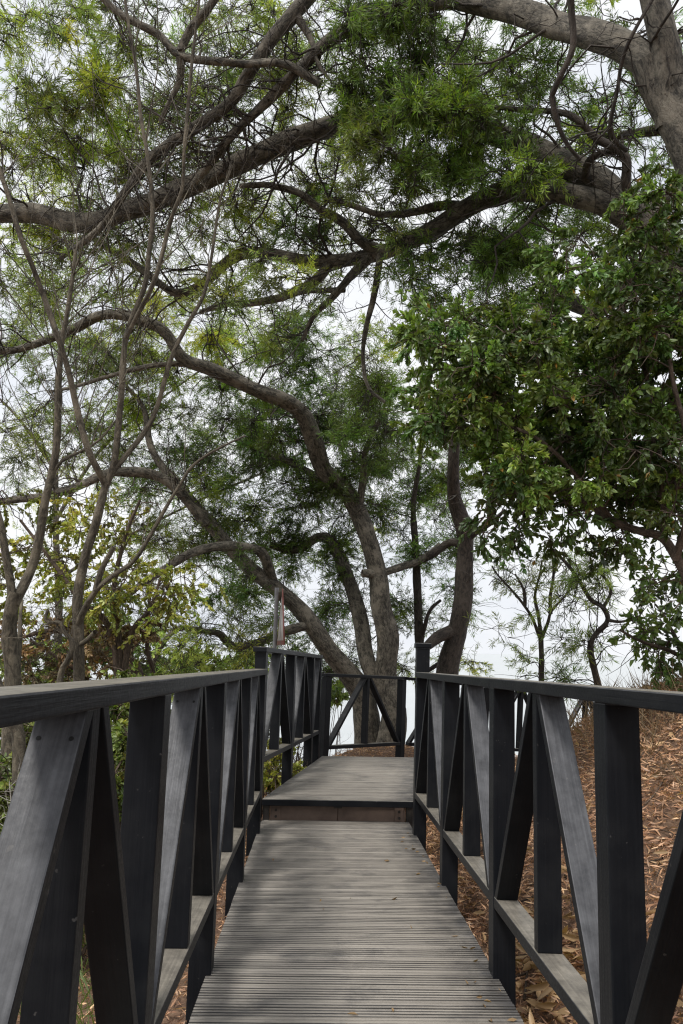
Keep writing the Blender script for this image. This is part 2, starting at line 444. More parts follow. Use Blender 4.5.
# the tall end post of the right railing
ty = 2.03 + PITCHR * 3
box('newel', -0.004, 0.094, ty - 0.003, ty + 0.096, RT - 0.039, 1.335, PAINT, rail_r, (0, 0, 1), 0.004)
box('post_cap', -0.014, 0.104, ty - 0.013, ty + 0.106, 1.336, 1.372, PAINT, rail_r, (1, 0, 0), 0.005)
railing('timber_railing', 'black timber railing raised above the step on the left side of the landing', M_UP, -0.02, -1, [-0.02, 1.265, 2.45, 2.98], ends=(0.03, 0.0), half=True)

# back railing
Pb = P(318.5, 745.5, 9.3)
VP_BK = ray(1082, 706)
M0, bx_, by_, bz_ = frame(Pb, VP_BK)
Ob = Pb - RB * bz_
M_BK, *_ = frame(Ob, VP_BK)
railing('timber_railing', 'black timber railing across the far end, in front of the big tree trunks', M_BK, 0.0, 1, [0.0, 1.47], foot=-0.5, ends=(0.02, 0.0))
p1 = Ob + by_ * 1.50 ; 
q1 = P(521, 688.5, 11.5) - bz_ * RT
dR = unit(q1 - p1 + np.array([0, 0, 0.0]))
M_BR, *_ = frame(p1 + dR * 0.06, dR)
railing('timber_railing', 'far black railing stepping down to the right, glimpsed through the right railing', M_BR, 0.0, 1, [-0.03, 1.3, 2.6, 3.9], foot=-0.5, skip_first=True)
# short link between raised railing and far corner post
e0 = np.array(M_UP @ Vector((-0.02, 3.29, 0))); 
c0 = Ob + bx_ * 0.0
dl = unit((c0 - bx_ * 0.0) - e0)
# ------------------------------------------------------------------ ground
rr_ = np.random.default_rng(3)
def vnoise(x, y, s, seed=0):
    x = np.asarray(x) * s; y = np.asarray(y) * s
    xi = np.floor(x).astype(int); yi = np.floor(y).astype(int); xf = x - xi; yf = y - yi
    def h(a, b):
        n = (a * 374761393 + b * 668265263 + seed * 982451653) & 0x7fffffff
        n = ((n ^ (n >> 13)) * 1274126177) & 0x7fffffff
        return (n & 0xffff) / 65535.0
    u = xf * xf * (3 - 2 * xf); v = yf * yf * (3 - 2 * yf)
    return (h(xi, yi) * (1 - u) + h(xi + 1, yi) * u) * (1 - v) + (h(xi, yi + 1) * (1 - u) + h(xi + 1, yi + 1) * u) * v
def sstep(a, b, x):
    t = np.clip((np.asarray(x) - a) / (b - a), 0, 1); return t * t * (3 - 2 * t)
def gz(x, y):
    x = np.asarray(x, float); y = np.asarray(y, float)
    cx = np.where(y < 6, 0.18 - 0.031 * y, -0.006 + 0.125 * (y - 6))
    u = x - cx
    z = -0.20 - 0.016 * np.clip(y, -5, 14)
    rise = np.clip(u - 0.72, 0, 1.5) * 0.80 + np.clip(u - 2.22, 0, 8) * 0.28
    z = z + rise * (1 - sstep(6.0, 8.6 + 0.25 * np.clip(u, 0, 6), y))
    z = z - np.clip(-u - 0.62, 0, 1.2) * 0.30 - np.clip(-u - 1.8, 0, 40) * 0.34
    edge = 12.2 + 0.9 * sstep(0.2, 0.9, x) - 0.55 * np.clip(x - 2.2, 0, 4)
    z = z - 0.75 * np.clip(y - edge, 0, 60)
    z = z + 0.22 * np.exp(-((x - 0.9) ** 2 + (y - 11.7) ** 2) / 0.9)
    amp = np.where(np.abs(u) < 0.62, 0.02, 0.10)
    z = z + amp * (vnoise(x, y, 1.4) - 0.5) + 0.07 * (vnoise(x, y, 4.5, 3) - 0.5) * (np.abs(u) > 0.6) + 0.03 * (vnoise(x, y, 14, 5) - 0.5)
    return np.maximum(z, -24.0)
def axis(lim, fine, n):
    t = np.linspace(-1, 1, n); k = np.arcsinh(lim / fine)
    return fine * np.sinh(k * t)
gx = axis(150, 1.2, 240) + 0.6; gy = axis(150, 2.0, 260) + 6.0
GX, GY = np.meshgrid(gx, gy, indexing='ij'); GZ = gz(GX, GY)
nx, ny = GX.shape
b = MB(); idx = np.arange(nx * ny).reshape(nx, ny)
b.add(np.stack([GX.ravel(), GY.ravel(), GZ.ravel()], 1), np.stack([idx[:-1, :-1].ravel(), idx[1:, :-1].ravel(), idx[1:, 1:].ravel(), idx[:-1, 1:].ravel()], 1))
g = b.build('ground', GROUND, smooth=True); tag(g, kind='structure')
b = MB(); R = 30000.0; nr = 64
th = np.arange(nr) * 2 * math.pi / nr
rings = [0, 40, 200, 1000, 5000, R]
vs = [[0, 0, 0]] + [[rad * math.cos(t), rad * math.sin(t), 0] for rad in rings[1:] for t in th]
b.add(np.array(vs), [[0, 1 + i, 1 + (i + 1) % nr] for i in range(nr)])
b.f.append(np.array([[1 + k * nr + i, 1 + (k + 1) * nr + i, 1 + (k + 1) * nr + (i + 1) % nr, 1 + k * nr + (i + 1) % nr] for k in range(len(rings) - 2) for i in range(nr)]))
sea = b.build('sea', SEA); sea.location = (0, 0, -20); tag(sea, kind='structure')

# ------------------------------------------------------------------ trees: tubes, twigs, leaves
def catmull(pts, sub):
    pts = np.asarray(pts, float)
    p = np.concatenate([[2 * pts[0] - pts[1]], pts, [2 * pts[-1] - pts[-2]]])
    out = []
    for i in range(1, len(p) - 2):
        for t in np.arange(sub) / sub:
            t2, t3 = t * t, t ** 3
            out.append(0.5 * ((2 * p[i]) + (-p[i - 1] + p[i + 1]) * t + (2 * p[i - 1] - 5 * p[i] + 4 * p[i + 1] - p[i + 2]) * t2 + (-p[i - 1] + 3 * p[i] - 3 * p[i + 1] + p[i + 2]) * t3))
    out.append(p[-2]); return np.array(out)
def tube(mb, pts, rad, n=6, rough=0.0):
    pts = np.asarray(pts); rad = np.asarray(rad); k = len(pts)
    tg = np.gradient(pts, axis=0); tg /= np.linalg.norm(tg, axis=1, keepdims=True) + 1e-9
    ref = np.array([0.23, 0.41, 0.88]) if abs(tg[0] @ np.array([0.23, 0.41, 0.88])) < 0.9 else np.array([0.9, 0.1, 0.2])
    a = np.cross(tg, ref); a /= np.linalg.norm(a, axis=1, keepdims=True) + 1e-9
    c = np.cross(tg, a)
    th = np.arange(n) * 2 * math.pi / n
    rr = rad[:, None] * np.ones(n)
    if rough:
        nz = rng.normal(0, 1, (k, n)); nz = nz + np.roll(nz, 1, 1) + np.roll(nz, -1, 1)
        ker = np.array([1, 2, 3, 2, 1.0]) / 9
        nz = np.stack([np.convolve(np.pad(nz[:, q], 2, mode='edge'), ker, 'valid') for q in range(n)], 1)
        rr = rr * (1 + rough * 0.42 * nz + rough * 0.3 * np.sin(th * 2 + np.cumsum(rng.normal(0, 0.2, k))[:, None]))
    v = pts[:, None, :] + rr[..., None] * (np.cos(th)[None, :, None] * a[:, None, :] + np.sin(th)[None, :, None] * c[:, None, :])
    s = np.concatenate([[0], np.cumsum(np.linalg.norm(np.diff(pts, axis=0), axis=1))])
    at = np.stack([(np.cos(th)[None, :] * rad[:, None]), (np.sin(th)[None, :] * rad[:, None]), s[:, None] * np.ones(n)], -1) + rng.random(3) * 9
    i = np.arange(k - 1)[:, None] * n; j = np.arange(n)[None, :]; j2 = (j + 1) % n
    f = np.stack([i + j, i + j2, i + n + j2, i + n + j], -1).reshape(-1, 4)
    mb.add(v.reshape(-1, 3), f, attr=at.reshape(-1, 3))

COLS = dict(a=(0.200, 0.265, 0.066), d=(0.125, 0.205, 0.042), l=(0.340, 0.440, 0.068), b=(0.115, 0.185, 0.050),  # l: sunlit lime patches, their brightness put into the leaf colour
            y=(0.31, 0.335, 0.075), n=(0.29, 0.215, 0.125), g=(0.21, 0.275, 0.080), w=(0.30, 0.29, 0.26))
class Tree:
    def __init__(s, name, label, cat, base, bark, leaf, shape='phyll', group=None, leaf_len=0.066, leaf_w=0.0048):
        s.root = empty(name, Vector(base), label, cat, group); s.base = np.asarray(base, float)
        s.bark, s.leaf, s.shape, s.ll, s.lw = bark, leaf, shape, leaf_len, leaf_w
        s.merge = False; s.nodes = np.zeros((0, 3)); s.nr = np.zeros(0); s.twig = MB(); s.lv = [] ; s.nlimb = 0
    def limb(s, pts, r0, r1=None, sub=9, wig=0.55, name=None, ground=False, n=12, rough=0.20, bark=None):
        """pts in world; widths taper from r0 to r1"""
        pts = np.asarray(pts, float).copy()
        if len(pts) > 3: pts[1:-1] += rng.normal(0, 1, (len(pts) - 2, 3)) * r0 * wig * 0.22
        pts = catmull(pts, sub)
        keep = [0]; acc = 0.0                        # even ring spacing, never tighter than the limb is thick
        for i in range(1, len(pts)):
            acc += np.linalg.norm(pts[i] - pts[i - 1])
            if acc > max(0.03, 0.55 * r0) or i == len(pts) - 1: keep.append(i); acc = 0.0
        pts = pts[keep]
        for _ in range(2): pts[1:-1] = 0.25 * pts[:-2] + 0.5 * pts[1:-1] + 0.25 * pts[2:]
        k = len(pts)
        r1 = r0 * 0.45 if r1 is None else r1
        rad = r0 + (r1 - r0) * np.linspace(0, 1, k) ** 0.9
        if ground:
            h = np.linalg.norm(pts - pts[0], axis=1); rad = rad * (1 + 0.40 * np.exp(-h / (r0 * 2.2)))
        mb = s.twig if s.merge else MB(); tube(mb, pts, rad, n, rough)
        s.nlimb += 1
        nm = name or ('trunk' if s.nlimb == 1 else 'limb')
        if not s.merge: mb.build(nm, bark or s.bark, s.root, s.base, smooth=True)
        s.nodes = np.concatenate([s.nodes, pts]); s.nr = np.concatenate([s.nr, rad])
        return pts, rad
    def shoots(s, pts, rad, n, length, r=0.006, up=0.4, gn=0.35, depth=2, t0=0.1, ns=3, seg=7):
        """side shoots growing out of a limb; go into the twigs mesh"""
        for _ in range(n):
            i = int(len(pts) * (t0 + (1 - t0) * rng.random())) - 1
            i = max(1, min(len(pts) - 2, i))
            d = unit(pts[i + 1] - pts[i - 1]); q = unit(rng.normal(0, 1, 3)); q = unit(q - d * (q @ d))
            d = unit(d * 0.55 + q * 0.8 + np.array([0, 0, up]))
            L = length * (0.45 + 0.75 * rng.random()); rr = min(rad[i] * 0.6, r * (0.7 + 0.6 * rng.random()))
            p = [pts[i]]
            for k in range(seg):
                d = unit(d + rng.normal(0, gn, 3) + np.array([0, 0, up * 0.25])); p.append(p[-1] + d * L / seg)
            p = np.array(p); ra = np.linspace(rr, rr * 0.3, len(p))
            tube(s.twig, p, ra, ns if rr < 0.012 else 5)
            s.nodes = np.concatenate([s.nodes, p[2:]]); s.nr = np.concatenate([s.nr, ra[2:]])
            if depth > 1: s.shoots(p, ra, 3 + int(2 * rng.random()), L * 0.5, rr * 0.6, up, gn, depth - 1, 0.25, 3, max(4, seg - 2))
    def clump(s, c, rad, nleaf, colr, droop=0.15, ntw=None, jit=0.3, flat=0.65):
        c = np.asarray(c, float)
        d = np.linalg.norm(s.nodes - c, axis=1) + 0.25 * np.maximum(0, s.nodes[:, 2] - c[2])
        i = int(np.argmin(d)); p0 = s.nodes[i]; L = np.linalg.norm(c - p0)
        k = max(4, int(L / 0.13)); t = np.linspace(0, 1, k + 1)[:, None]
        sag = np.array([0, 0, 1.0]) * (0.18 * L)
        path = p0 + (c - p0) * t + sag * np.sin(t * math.pi) + rng.normal(0, 0.055, (k + 1, 3)) * np.sin(t * math.pi) * min(1.5, L)
        r0b = min(s.nr[i] * 0.7, 0.005 + 0.009 * L); ra = np.linspace(r0b, min(r0b, 0.004), k + 1)
        tube(s.twig, path, ra, 5 if r0b > 0.01 else 4)
        s.nodes = np.concatenate([s.nodes, path[1:]]); s.nr = np.concatenate([s.nr, ra[1:]])
        ntw = ntw or max(5, int(nleaf / 36))
        per = max(1, int(round(nleaf / ntw)))
        tone = 1 + 0.42 * rng.normal(); tone = min(1.9, max(0.45, tone))
        hue = rng.normal(0.05, 0.07)
        for q_ in range(int(ntw * 0.6)):            # leafless side twigs
            st = path[int(k * (0.25 + 0.7 * rng.random()))]; dd = unit(rng.normal(0, 1, 3)); p = [st]
            l = rad * (0.6 + 1.1 * rng.random())
            for q in range(4):
                dd = unit(dd + rng.normal(0, 0.38, 3)); p.append(p[-1] + dd * l / 4)
            tube(s.twig, np.array(p), np.linspace(0.0048, 0.0016, 5), 3)
        for _ in range(ntw):
            st = path[int(k - k * 0.45 * rng.random() ** 1.5)] if k > 2 else path[-1]
            dr = unit(rng.normal(0, 1, 3) * np.array([1, 1, flat]) + 0.25 * (c - p0) / (L + 1e-6))
            l = rad * (0.55 + 0.65 * rng.random()); n = 5
            p = [st]; dd = dr
            for q in range(n):
                dd = unit(dd + rng.normal(0, 0.22, 3) + np.array([0, 0, -droop * 0.5])); p.append(p[-1] + dd * l / n)
            p = np.array(p); tube(s.twig, p, np.linspace(0.0042, 0.0016, n + 1), 3)
            tt = 0.15 + 0.87 * rng.random(per) ** 0.8; x = tt * n; ii = np.minimum(n - 1, x.astype(int)); fr = (x - ii)[:, None]
            pos = p[ii] * (1 - fr) + p[ii + 1] * fr
            td = p[ii + 1] - p[ii]; td /= np.linalg.norm(td, axis=1, keepdims=True) + 1e-9
            q = rng.normal(0, 1, (per, 3)); q -= td * (q * td).sum(1, keepdims=True); q /= np.linalg.norm(q, axis=1, keepdims=True) + 1e-9
            ld = td * 0.75 + q * 0.75 + np.array([0, 0, -droop]); ld /= np.linalg.norm(ld, axis=1, keepdims=True)
            cc = np.array(colr) * tone * np.array([1 + hue, 1, 1 - hue])
            tint = cc[None] * (1 + 0.22 * rng.normal(0, 1, (per, 1))) * (1 + 0.07 * rng.normal(0, 1, (per, 3)))
            if s.shape == 'broad':
                m = rng.random(per) < 0.005; tint[m] = np.array([0.42, 0.24, 0.05]) * (0.6 + 0.6 * rng.random((m.sum(), 1)))
            s.lv.append((pos, ld, np.clip(tint, 0.008, 0.7)))
    def finish(s, crown='crown', twigs='twigs'):
        if s.twig.v: s.twig.build(('trunk' if 'tree' in s.root.name else 'branching_stem') if s.merge else twigs, BARK_DK if s.bark is BARK else s.bark, s.root, s.base, smooth=True)
        if not s.lv: return
        pos = np.concatenate([a[0] for a in s.lv]); ld = np.concatenate([a[1] for a in s.lv]); tint = np.concatenate([a[2] for a in s.lv])
        leaf_mesh(pos, ld, tint, s.shape, s.ll, s.lw, crown, s.leaf, s.root, s.base)
LEAVES = [0]
def leaf_mesh(pos, ld, tint, shape, ll, lw, name, mat, parent, origin):
    n = len(pos); LEAVES[0] += n
    sz = (0.7 + 0.6 * rng.random((n, 1)))
    q = rng.normal(0, 1, (n, 3)) * np.array([1, 1, 0.75]); side = np.cross(ld, q); side /= np.linalg.norm(side, axis=1, keepdims=True) + 1e-9
    nr = np.cross(side, ld)
    L = ll * sz; Wd = lw * sz * (0.8 + 0.4 * rng.random((n, 1)))
    if shape == 'phyll':                       # narrow sickle leaf, two quads
        bend = nr * L * (0.14 * rng.normal(0, 1, (n, 1)))
        v = np.stack([pos, pos + ld * L * 0.45 + side * Wd + bend, pos + ld * L, pos + ld * L * 0.45 - side * Wd * 0.55 + bend], 1)
        v[:, 2] += side * (L * 0.10)
        f = np.array([[0, 1, 2, 3]])
        k = 4
    else:
        fold = nr * Wd * 0.35; tip = nr * L * (0.18 * rng.normal(0, 1, (n, 1)) - 0.1)
        v = np.stack([pos, pos + ld * L * 0.38 + side * Wd + fold, pos + ld * L * 0.72 + side * Wd * 0.72 + fold + tip * 0.5, pos + ld * L + tip,
                      pos + ld * L * 0.72 - side * Wd * 0.72 + fold + tip * 0.5, pos + ld * L * 0.38 - side * Wd + fold], 1)
        f = np.array([[0, 1, 2, 3], [0, 3, 4, 5]]); k = 6
    fs = (np.arange(n)[:, None, None] * k + f[None]).reshape(-1, 4)
    mb = MB(); mb.add(v.reshape(-1, 3), fs, tint=np.repeat(tint, k, 0))
    return mb.build(name, mat, parent, origin, smooth=False)

def PP(seq):                                   # list of (px, py, depth)
    return [P(*q) for q in seq]
def groundpt(px, py, z, dz=-0.15):
    p = P(px, py, z); return np.array([p[0], p[1], float(gz(p[0], p[1])) + dz])
def wpx(w, z): return w * z / F / 2            # pixel width -> radius

TREES = {}
# --- C : big trunk at upper right
bc = groundpt(775, 640, 5.0)
C = Tree('acacia_tree', 'big forked grey trunk crossing the top right corner, highest limbs overhead', 'tree', bc, BARK, LEAF_A)
pC, rC = C.limb([bc] + PP([(765, 450, 5.0), (720, 240, 5.0), (688, 140, 5.0), (668, 92, 5.05), (652, 62, 5.1)]), wpx(43, 5), wpx(37, 5), ground=True, n=14)
p, r = C.limb(PP([(676, 118, 5.05), (660, 78, 5.08), (637, 57, 5.2), (604, 38, 5.4), (571, 27, 5.6), (534, 16, 5.9), (500, 8, 6.2), (460, 0, 6.5), (400, -22, 6.8), (345, -40, 7.0)]), wpx(33, 5), wpx(15, 7), n=14)
C.shoots(p, r, 18, 0.9, 0.012, -0.1, 0.35, 2)
p, r = C.limb(PP([(676, 125, 5.05), (668, 80, 5.05), (661, 34, 5.0), (651, 0, 5.0), (630, -80, 5.1)]), wpx(34, 5), wpx(22, 5), n=14)
C.shoots(p, r, 9, 0.7, 0.012, 0.1)
p, r = C.limb(PP([(345, -40, 7.0), (307, -1, 7.0), (294, 13, 7.0), (257, 60, 7.1), (230, 101, 7.2), (188, 131, 7.3), (151, 158, 7.4), (128, 192, 7.5), (96, 232, 7.6), (60, 258, 7.7)]), wpx(16, 7), wpx(6, 7.5))
C.shoots(p, r, 25, 0.9, 0.010, 0.0, 0.4, 2)
p, r = C.limb(PP([(460, 0, 6.5), (420, 4, 6.6), (385, 12, 6.7), (358, 26, 6.8), (331, 40, 6.9), (294, 74, 7.1), (260, 108, 7.25), (230, 138, 7.35), (203, 172, 7.5), (170, 205, 7.7)]), wpx(15, 7), wpx(7, 7.5))
C.shoots(p, r, 21, 0.9, 0.010, 0.0, 0.4, 2)
p, r = C.limb(PP([(60, -50, 6.9), (104, 0, 7.0), (125, 17, 7.0), (158, 34, 7.0), (178, 55, 7.0), (215, 61, 7.0), (250, 64, 7.0), (284, 65, 7.0), (321, 84, 7.0)]), wpx(7, 7), wpx(9, 7))
C.shoots(p, r, 21, 0.8, 0.009, 0.0, 0.4, 2)
p, r = C.limb(PP([(178, 55, 7.0), (192, 30, 7.0), (215, 0, 6.9), (240, -40, 6.9)]), wpx(9, 7), wpx(7, 7))
p, r = C.limb(PP([(179, 57, 7.0), (180, 78, 7.05), (171, 102, 7.1), (160, 122, 7.2)]), wpx(8, 7), wpx(4, 7))
C.shoots(p, r, 9, 0.5, 0.006, 0.0, 0.4, 1)
p, r = C.limb(PP([(298, 17, 7.0), (312, 40, 7.0), (318, 62, 6.95), (330, 80, 6.9)]), wpx(8, 7), wpx(3, 7))
p, r = C.limb(PP([(570, -30, 4.9), (571, 10, 5.0), (573, 48, 5.05), (561, 75, 5.1), (552, 95, 5.2)]), wpx(7, 5), wpx(6, 5.2), bark=BARK_DK)
p, r = C.limb(PP([(552, 95, 5.2), (556, 120, 5.25), (566, 142, 5.3), (580, 160, 5.4)]), wpx(6, 5.2), wpx(4, 5.2), bark=BARK_DK)
p, r = C.limb(PP([(664, -20, 4.8), (632, 35, 4.9), (622, 62, 5.0), (617, 92, 5.1), (610, 125, 5.2), (614, 140, 5.3), (626, 150, 5.4)]), wpx(3, 5), wpx(5, 5.2), bark=BARK_DK)
C.shoots(p, r, 14, 0.5, 0.005, 0.0, 0.4, 1)
C.shoots(p, r, 8, 1.0, 0.008, 0.0, 0.4, 2)
for seq in ([(300, 5, 7.0), (250, 60, 7.1), (190, 130, 7.3), (130, 190, 7.5)], [(440, 0, 6.6), (331, 40, 6.9), (260, 108, 7.2), (200, 172, 7.5)], [(571, 27, 5.6), (500, 8, 6.2), (400, -10, 6.8)]):
    q = catmull(PP(seq), 8); C.shoots(q, np.full(len(q), 0.03), 16, 1.5, 0.011, 0.0, 0.36, 3, seg=9)
TREES['C'] = C
# --- A : second overhead tree, long limbs to the left
ba = groundpt(790, 640, 6.2)
A = Tree('acacia_tree', 'leaning tree at right whose long limbs sweep left across the middle of the canopy', 'tree', ba, BARK, LEAF_A)
A.limb([ba] + PP([(765, 480, 6.2), (715, 320, 6.3), (672, 248, 6.4), (641, 219, 6.5)]), wpx(46, 6.3), wpx(36, 6.5), ground=True, n=14)
pA, rA = A.limb(PP([(655, 230, 6.45), (625, 200, 6.6), (588, 178, 6.7), (560, 160, 6.8), (537, 150, 6.9), (497, 131, 7.1), (455, 122, 7.2), (418, 117, 7.3), (365, 121, 7.45), (321, 129, 7.5), (264, 150, 7.6), (230, 169, 7.7), (188, 189, 7.8), (135, 205, 7.9), (84, 222, 8.0), (40, 212, 8.1), (-10, 217, 8.2), (-70, 240, 8.3)]), wpx(28, 6.5), wpx(19, 8), n=14)
A.shoots(pA, rA, 44, 1.0, 0.011, 0.0, 0.42, 2); A.shoots(pA, rA, 36, 1.7, 0.014, 0.05, 0.34, 3, seg=10)
pB, rB = A.limb(PP([(640, 222, 6.5), (600, 203, 6.6), (572, 195, 6.7), (547, 189, 6.8), (507, 192, 7.1), (470, 207, 7.4), (430, 230, 7.7), (391, 249, 8.0), (362, 258, 8.2), (331, 262, 8.4), (300, 258, 8.6), (264, 253, 8.8), (236, 257, 9.0), (216, 270, 9.1), (204, 281, 9.2), (178, 291, 9.3), (160, 284, 9.4), (145, 272, 9.5), (111, 250, 9.6), (85, 232, 9.7)]), wpx(25, 6.5), wpx(7, 9), n=14)
A.shoots(pB, rB, 36, 1.0, 0.011, 0.0, 0.42, 2); A.shoots(pB, rB, 30, 1.7, 0.014, 0.0, 0.34, 3, seg=10)
p, r = A.limb(PP([(370, 257, 8.1), (350, 278, 8.0), (330, 300, 8.0), (314, 314, 8.0), (302, 341, 8.0)]), wpx(11, 8), wpx(4, 8))
A.shoots(p, r, 14, 0.6, 0.007, 0.0, 0.4, 2)
p, r = A.limb(PP([(331, 262, 8.4), (316, 280, 8.4), (293, 292, 8.5), (274, 300, 8.6), (250, 303, 8.7), (228, 304, 8.8), (200, 312, 8.9)]), wpx(11, 8.5), wpx(4, 8.5))
A.shoots(p, r, 18, 0.7, 0.007, 0.0, 0.4, 2)
p, r = A.limb(PP([(345, 290, 8.0), (318, 291, 8.1), (300, 293, 8.2), (282, 300, 8.3)]), wpx(6, 8), wpx(4, 8))
p, r = A.limb(PP([(380, 256, 8.0), (377, 276, 7.9), (374, 300, 7.9), (365, 331, 7.9), (363, 365, 7.9), (368, 388, 7.9), (385, 402, 7.9)]), wpx(7, 8), wpx(3, 8))
A.shoots(p, r, 14, 0.5, 0.006, 0.0, 0.4, 2)
p, r = A.limb(PP([(378, 250, 8.05), (360, 240, 8.0), (342, 222, 8.0), (318, 208, 8.0), (300, 194, 8.0), (270, 186, 8.1), (240, 186, 8.2)]), wpx(11, 8), wpx(4, 8))
A.shoots(p, r, 16, 0.6, 0.007, 0.0, 0.4, 2)
p, r = A.limb(PP([(470, 207, 7.4), (445, 205, 7.5), (410, 212, 7.6), (380, 214, 7.8), (350, 206, 7.9), (325, 200, 8.0)]), wpx(9, 7.5), wpx(4, 8))
A.shoots(p, r, 14, 0.6, 0.007, 0.0, 0.4, 2)
p, r = A.limb(PP([(640, 215, 6.5), (627, 190, 6.3), (625, 155, 6.2), (600, 140, 6.2), (575, 118, 6.2), (556, 112, 6.3), (520, 110, 6.4), (470, 106, 6.6)]), wpx(10, 6.3), wpx(4, 6.5), bark=BARK_DK)
A.shoots(p, r, 18, 0.6, 0.008, 0.0, 0.45, 2)
p, r = A.limb(PP([(690, 195, 6.4), (660, 198, 6.5), (632, 196, 6.5)]), wpx(13, 6.5), wpx(11, 6.5))
p, r = A.limb(PP([(585, 176, 6.6), (590, 160, 6.4), (606, 152, 6.3), (622, 152, 6.2)]), wpx(9, 6.3), wpx(6, 6.3), bark=BARK_DK)
p, r = A.limb(PP([(700, 120, 6.9), (670, 128, 7.0), (640, 132, 7.1), (610, 137, 7.2), (580, 140, 7.3)]), wpx(11, 7), wpx(6, 7), bark=BARK_DK)
p, r = A.limb(PP([(690, 270, 6.6), (640, 280, 6.9), (600, 305, 7.1), (570, 305, 7.4), (540, 270, 7.6), (505, 250, 7.8)]), wpx(24, 7), wpx(8, 7.5))
A.shoots(p, r, 14, 0.7, 0.008, 0.0, 0.4, 2)
TREES['A'] = A
# --- M : main multi-stem tree behind the far railing
bm_ = groundpt(388, 742, 12.0, -0.2)
M = Tree('acacia_tree', 'thick multi-stemmed tree with three curving trunks behind the far railing', 'tree', bm_, BARK, LEAF_A, leaf_len=0.074, leaf_w=0.0060)
M.limb([bm_] + PP([(391, 715, 12.0), (384, 680, 12.0), (387, 640, 12.0), (384, 605, 12.0), (377, 575, 12.0), (366, 530, 12.0), (355, 505, 12.0), (343, 488, 12.0)]), wpx(24, 12), wpx(15, 12), ground=True, n=14)
p, r = M.limb(PP([(345, 492, 12.0), (325, 470, 11.8), (312, 440, 11.6), (297, 407, 11.4), (265, 395, 11.2), (230, 379, 11.0), (203, 366, 11.0), (180, 358, 11.0), (165, 334, 11.0), (141, 318, 11.0), (104, 316, 11.0), (74, 329, 11.0), (44, 344, 11.0), (10, 352, 11.0), (-30, 350, 11.0)]), wpx(18, 12), wpx(6, 11), n=10)
M.shoots(p, r, 43, 1.3, 0.013, 0.0, 0.4, 2)
p, r = M.limb(PP([(200, 366, 11.0), (178, 364, 11.0), (145, 366, 11.0), (110, 376, 11.0), (77, 386, 11.0), (50, 392, 11.2)]), wpx(6, 11), wpx(3, 11))
M.shoots(p, r, 16, 0.9, 0.01, 0.0, 0.4, 2)
b2 = groundpt(372, 745, 12.3, -0.2)
p, r = M.limb([b2] + PP([(362, 700, 12.2), (346, 672, 12.1), (324, 645, 12.0), (300, 612, 11.9), (278, 588, 11.8), (254, 570, 11.7), (230, 552, 11.6), (209, 527, 11.5), (192, 500, 11.5), (165, 471, 11.5), (150, 442, 11.6), (140, 410, 11.7), (120, 380, 11.8)]), wpx(27, 12), wpx(3, 11.5), name='trunk', ground=True, n=12)
M.shoots(p[len(p) // 2:], r[len(p) // 2:], 14, 1.1, 0.012, 0.0, 0.4, 2)
p, r = M.limb(PP([(207, 523, 11.5), (189, 502, 11.4), (170, 482, 11.3), (152, 474, 11.2), (128, 472, 11.1), (108, 475, 11.0), (75, 488, 11.0), (44, 495, 11.0), (10, 500, 11.0), (-30, 505, 11.0)]), wpx(11, 11.5), wpx(6, 11))
M.shoots(p, r, 25, 1.0, 0.012, 0.1, 0.4, 2)
p, r = M.limb(PP([(272, 580, 11.8), (262, 552, 11.4), (245, 546, 11.2), (222, 546, 11.0), (195, 551, 10.8), (165, 568, 10.6), (140, 586, 10.5), (118, 604, 10.5)]), wpx(11, 11), wpx(6, 10.5))
M.shoots(p, r, 14, 0.7, 0.009, 0.0, 0.4, 2)
p, r = M.limb(PP([(308, 625, 11.9), (285, 632, 11.7), (255, 643, 11.5), (232, 646, 11.4), (220, 634, 11.3), (209, 631, 11.2), (182, 628, 11.1), (165, 640, 11.0), (152, 665, 11.0)]), wpx(10, 11.5), wpx(4, 11))
M.shoots(p, r, 16, 0.7, 0.009, 0.0, 0.4, 2)
p, r = M.limb(PP([(380, 690, 12.1), (369, 662, 12.2), (361, 620, 12.4), (350, 580, 12.6), (335, 545, 12.8), (318, 535, 13.0), (296, 552, 13.1), (270, 545, 13.2)]), wpx(19, 12), wpx(6, 13), name='trunk', n=12)
M.shoots(p, r, 18, 0.9, 0.010, 0.1, 0.4, 2)
p, r = M.limb(PP([(357, 515, 12.0), (362, 480, 11.8), (366, 450, 11.6), (380, 420, 11.4)]), wpx(9, 12), wpx(4, 11.5))
M.shoots(p, r, 12, 0.9, 0.010, 0.1, 0.4, 2)
p, r = M.limb(PP([(345, 490, 12.0), (320, 478, 12.1), (290, 462, 12.3), (262, 452, 12.4), (235, 440, 12.5)]), wpx(9, 12), wpx(4, 12))
M.shoots(p, r, 16, 0.9, 0.010, 0.1, 0.4, 2)
p, r = M.limb(PP([(440, 546, 12.6), (420, 560, 12.4), (400, 568, 12.2), (380, 573, 12.0), (362, 573, 11.9)]), wpx(7, 12), wpx(8, 12))
TREES['M'] = M
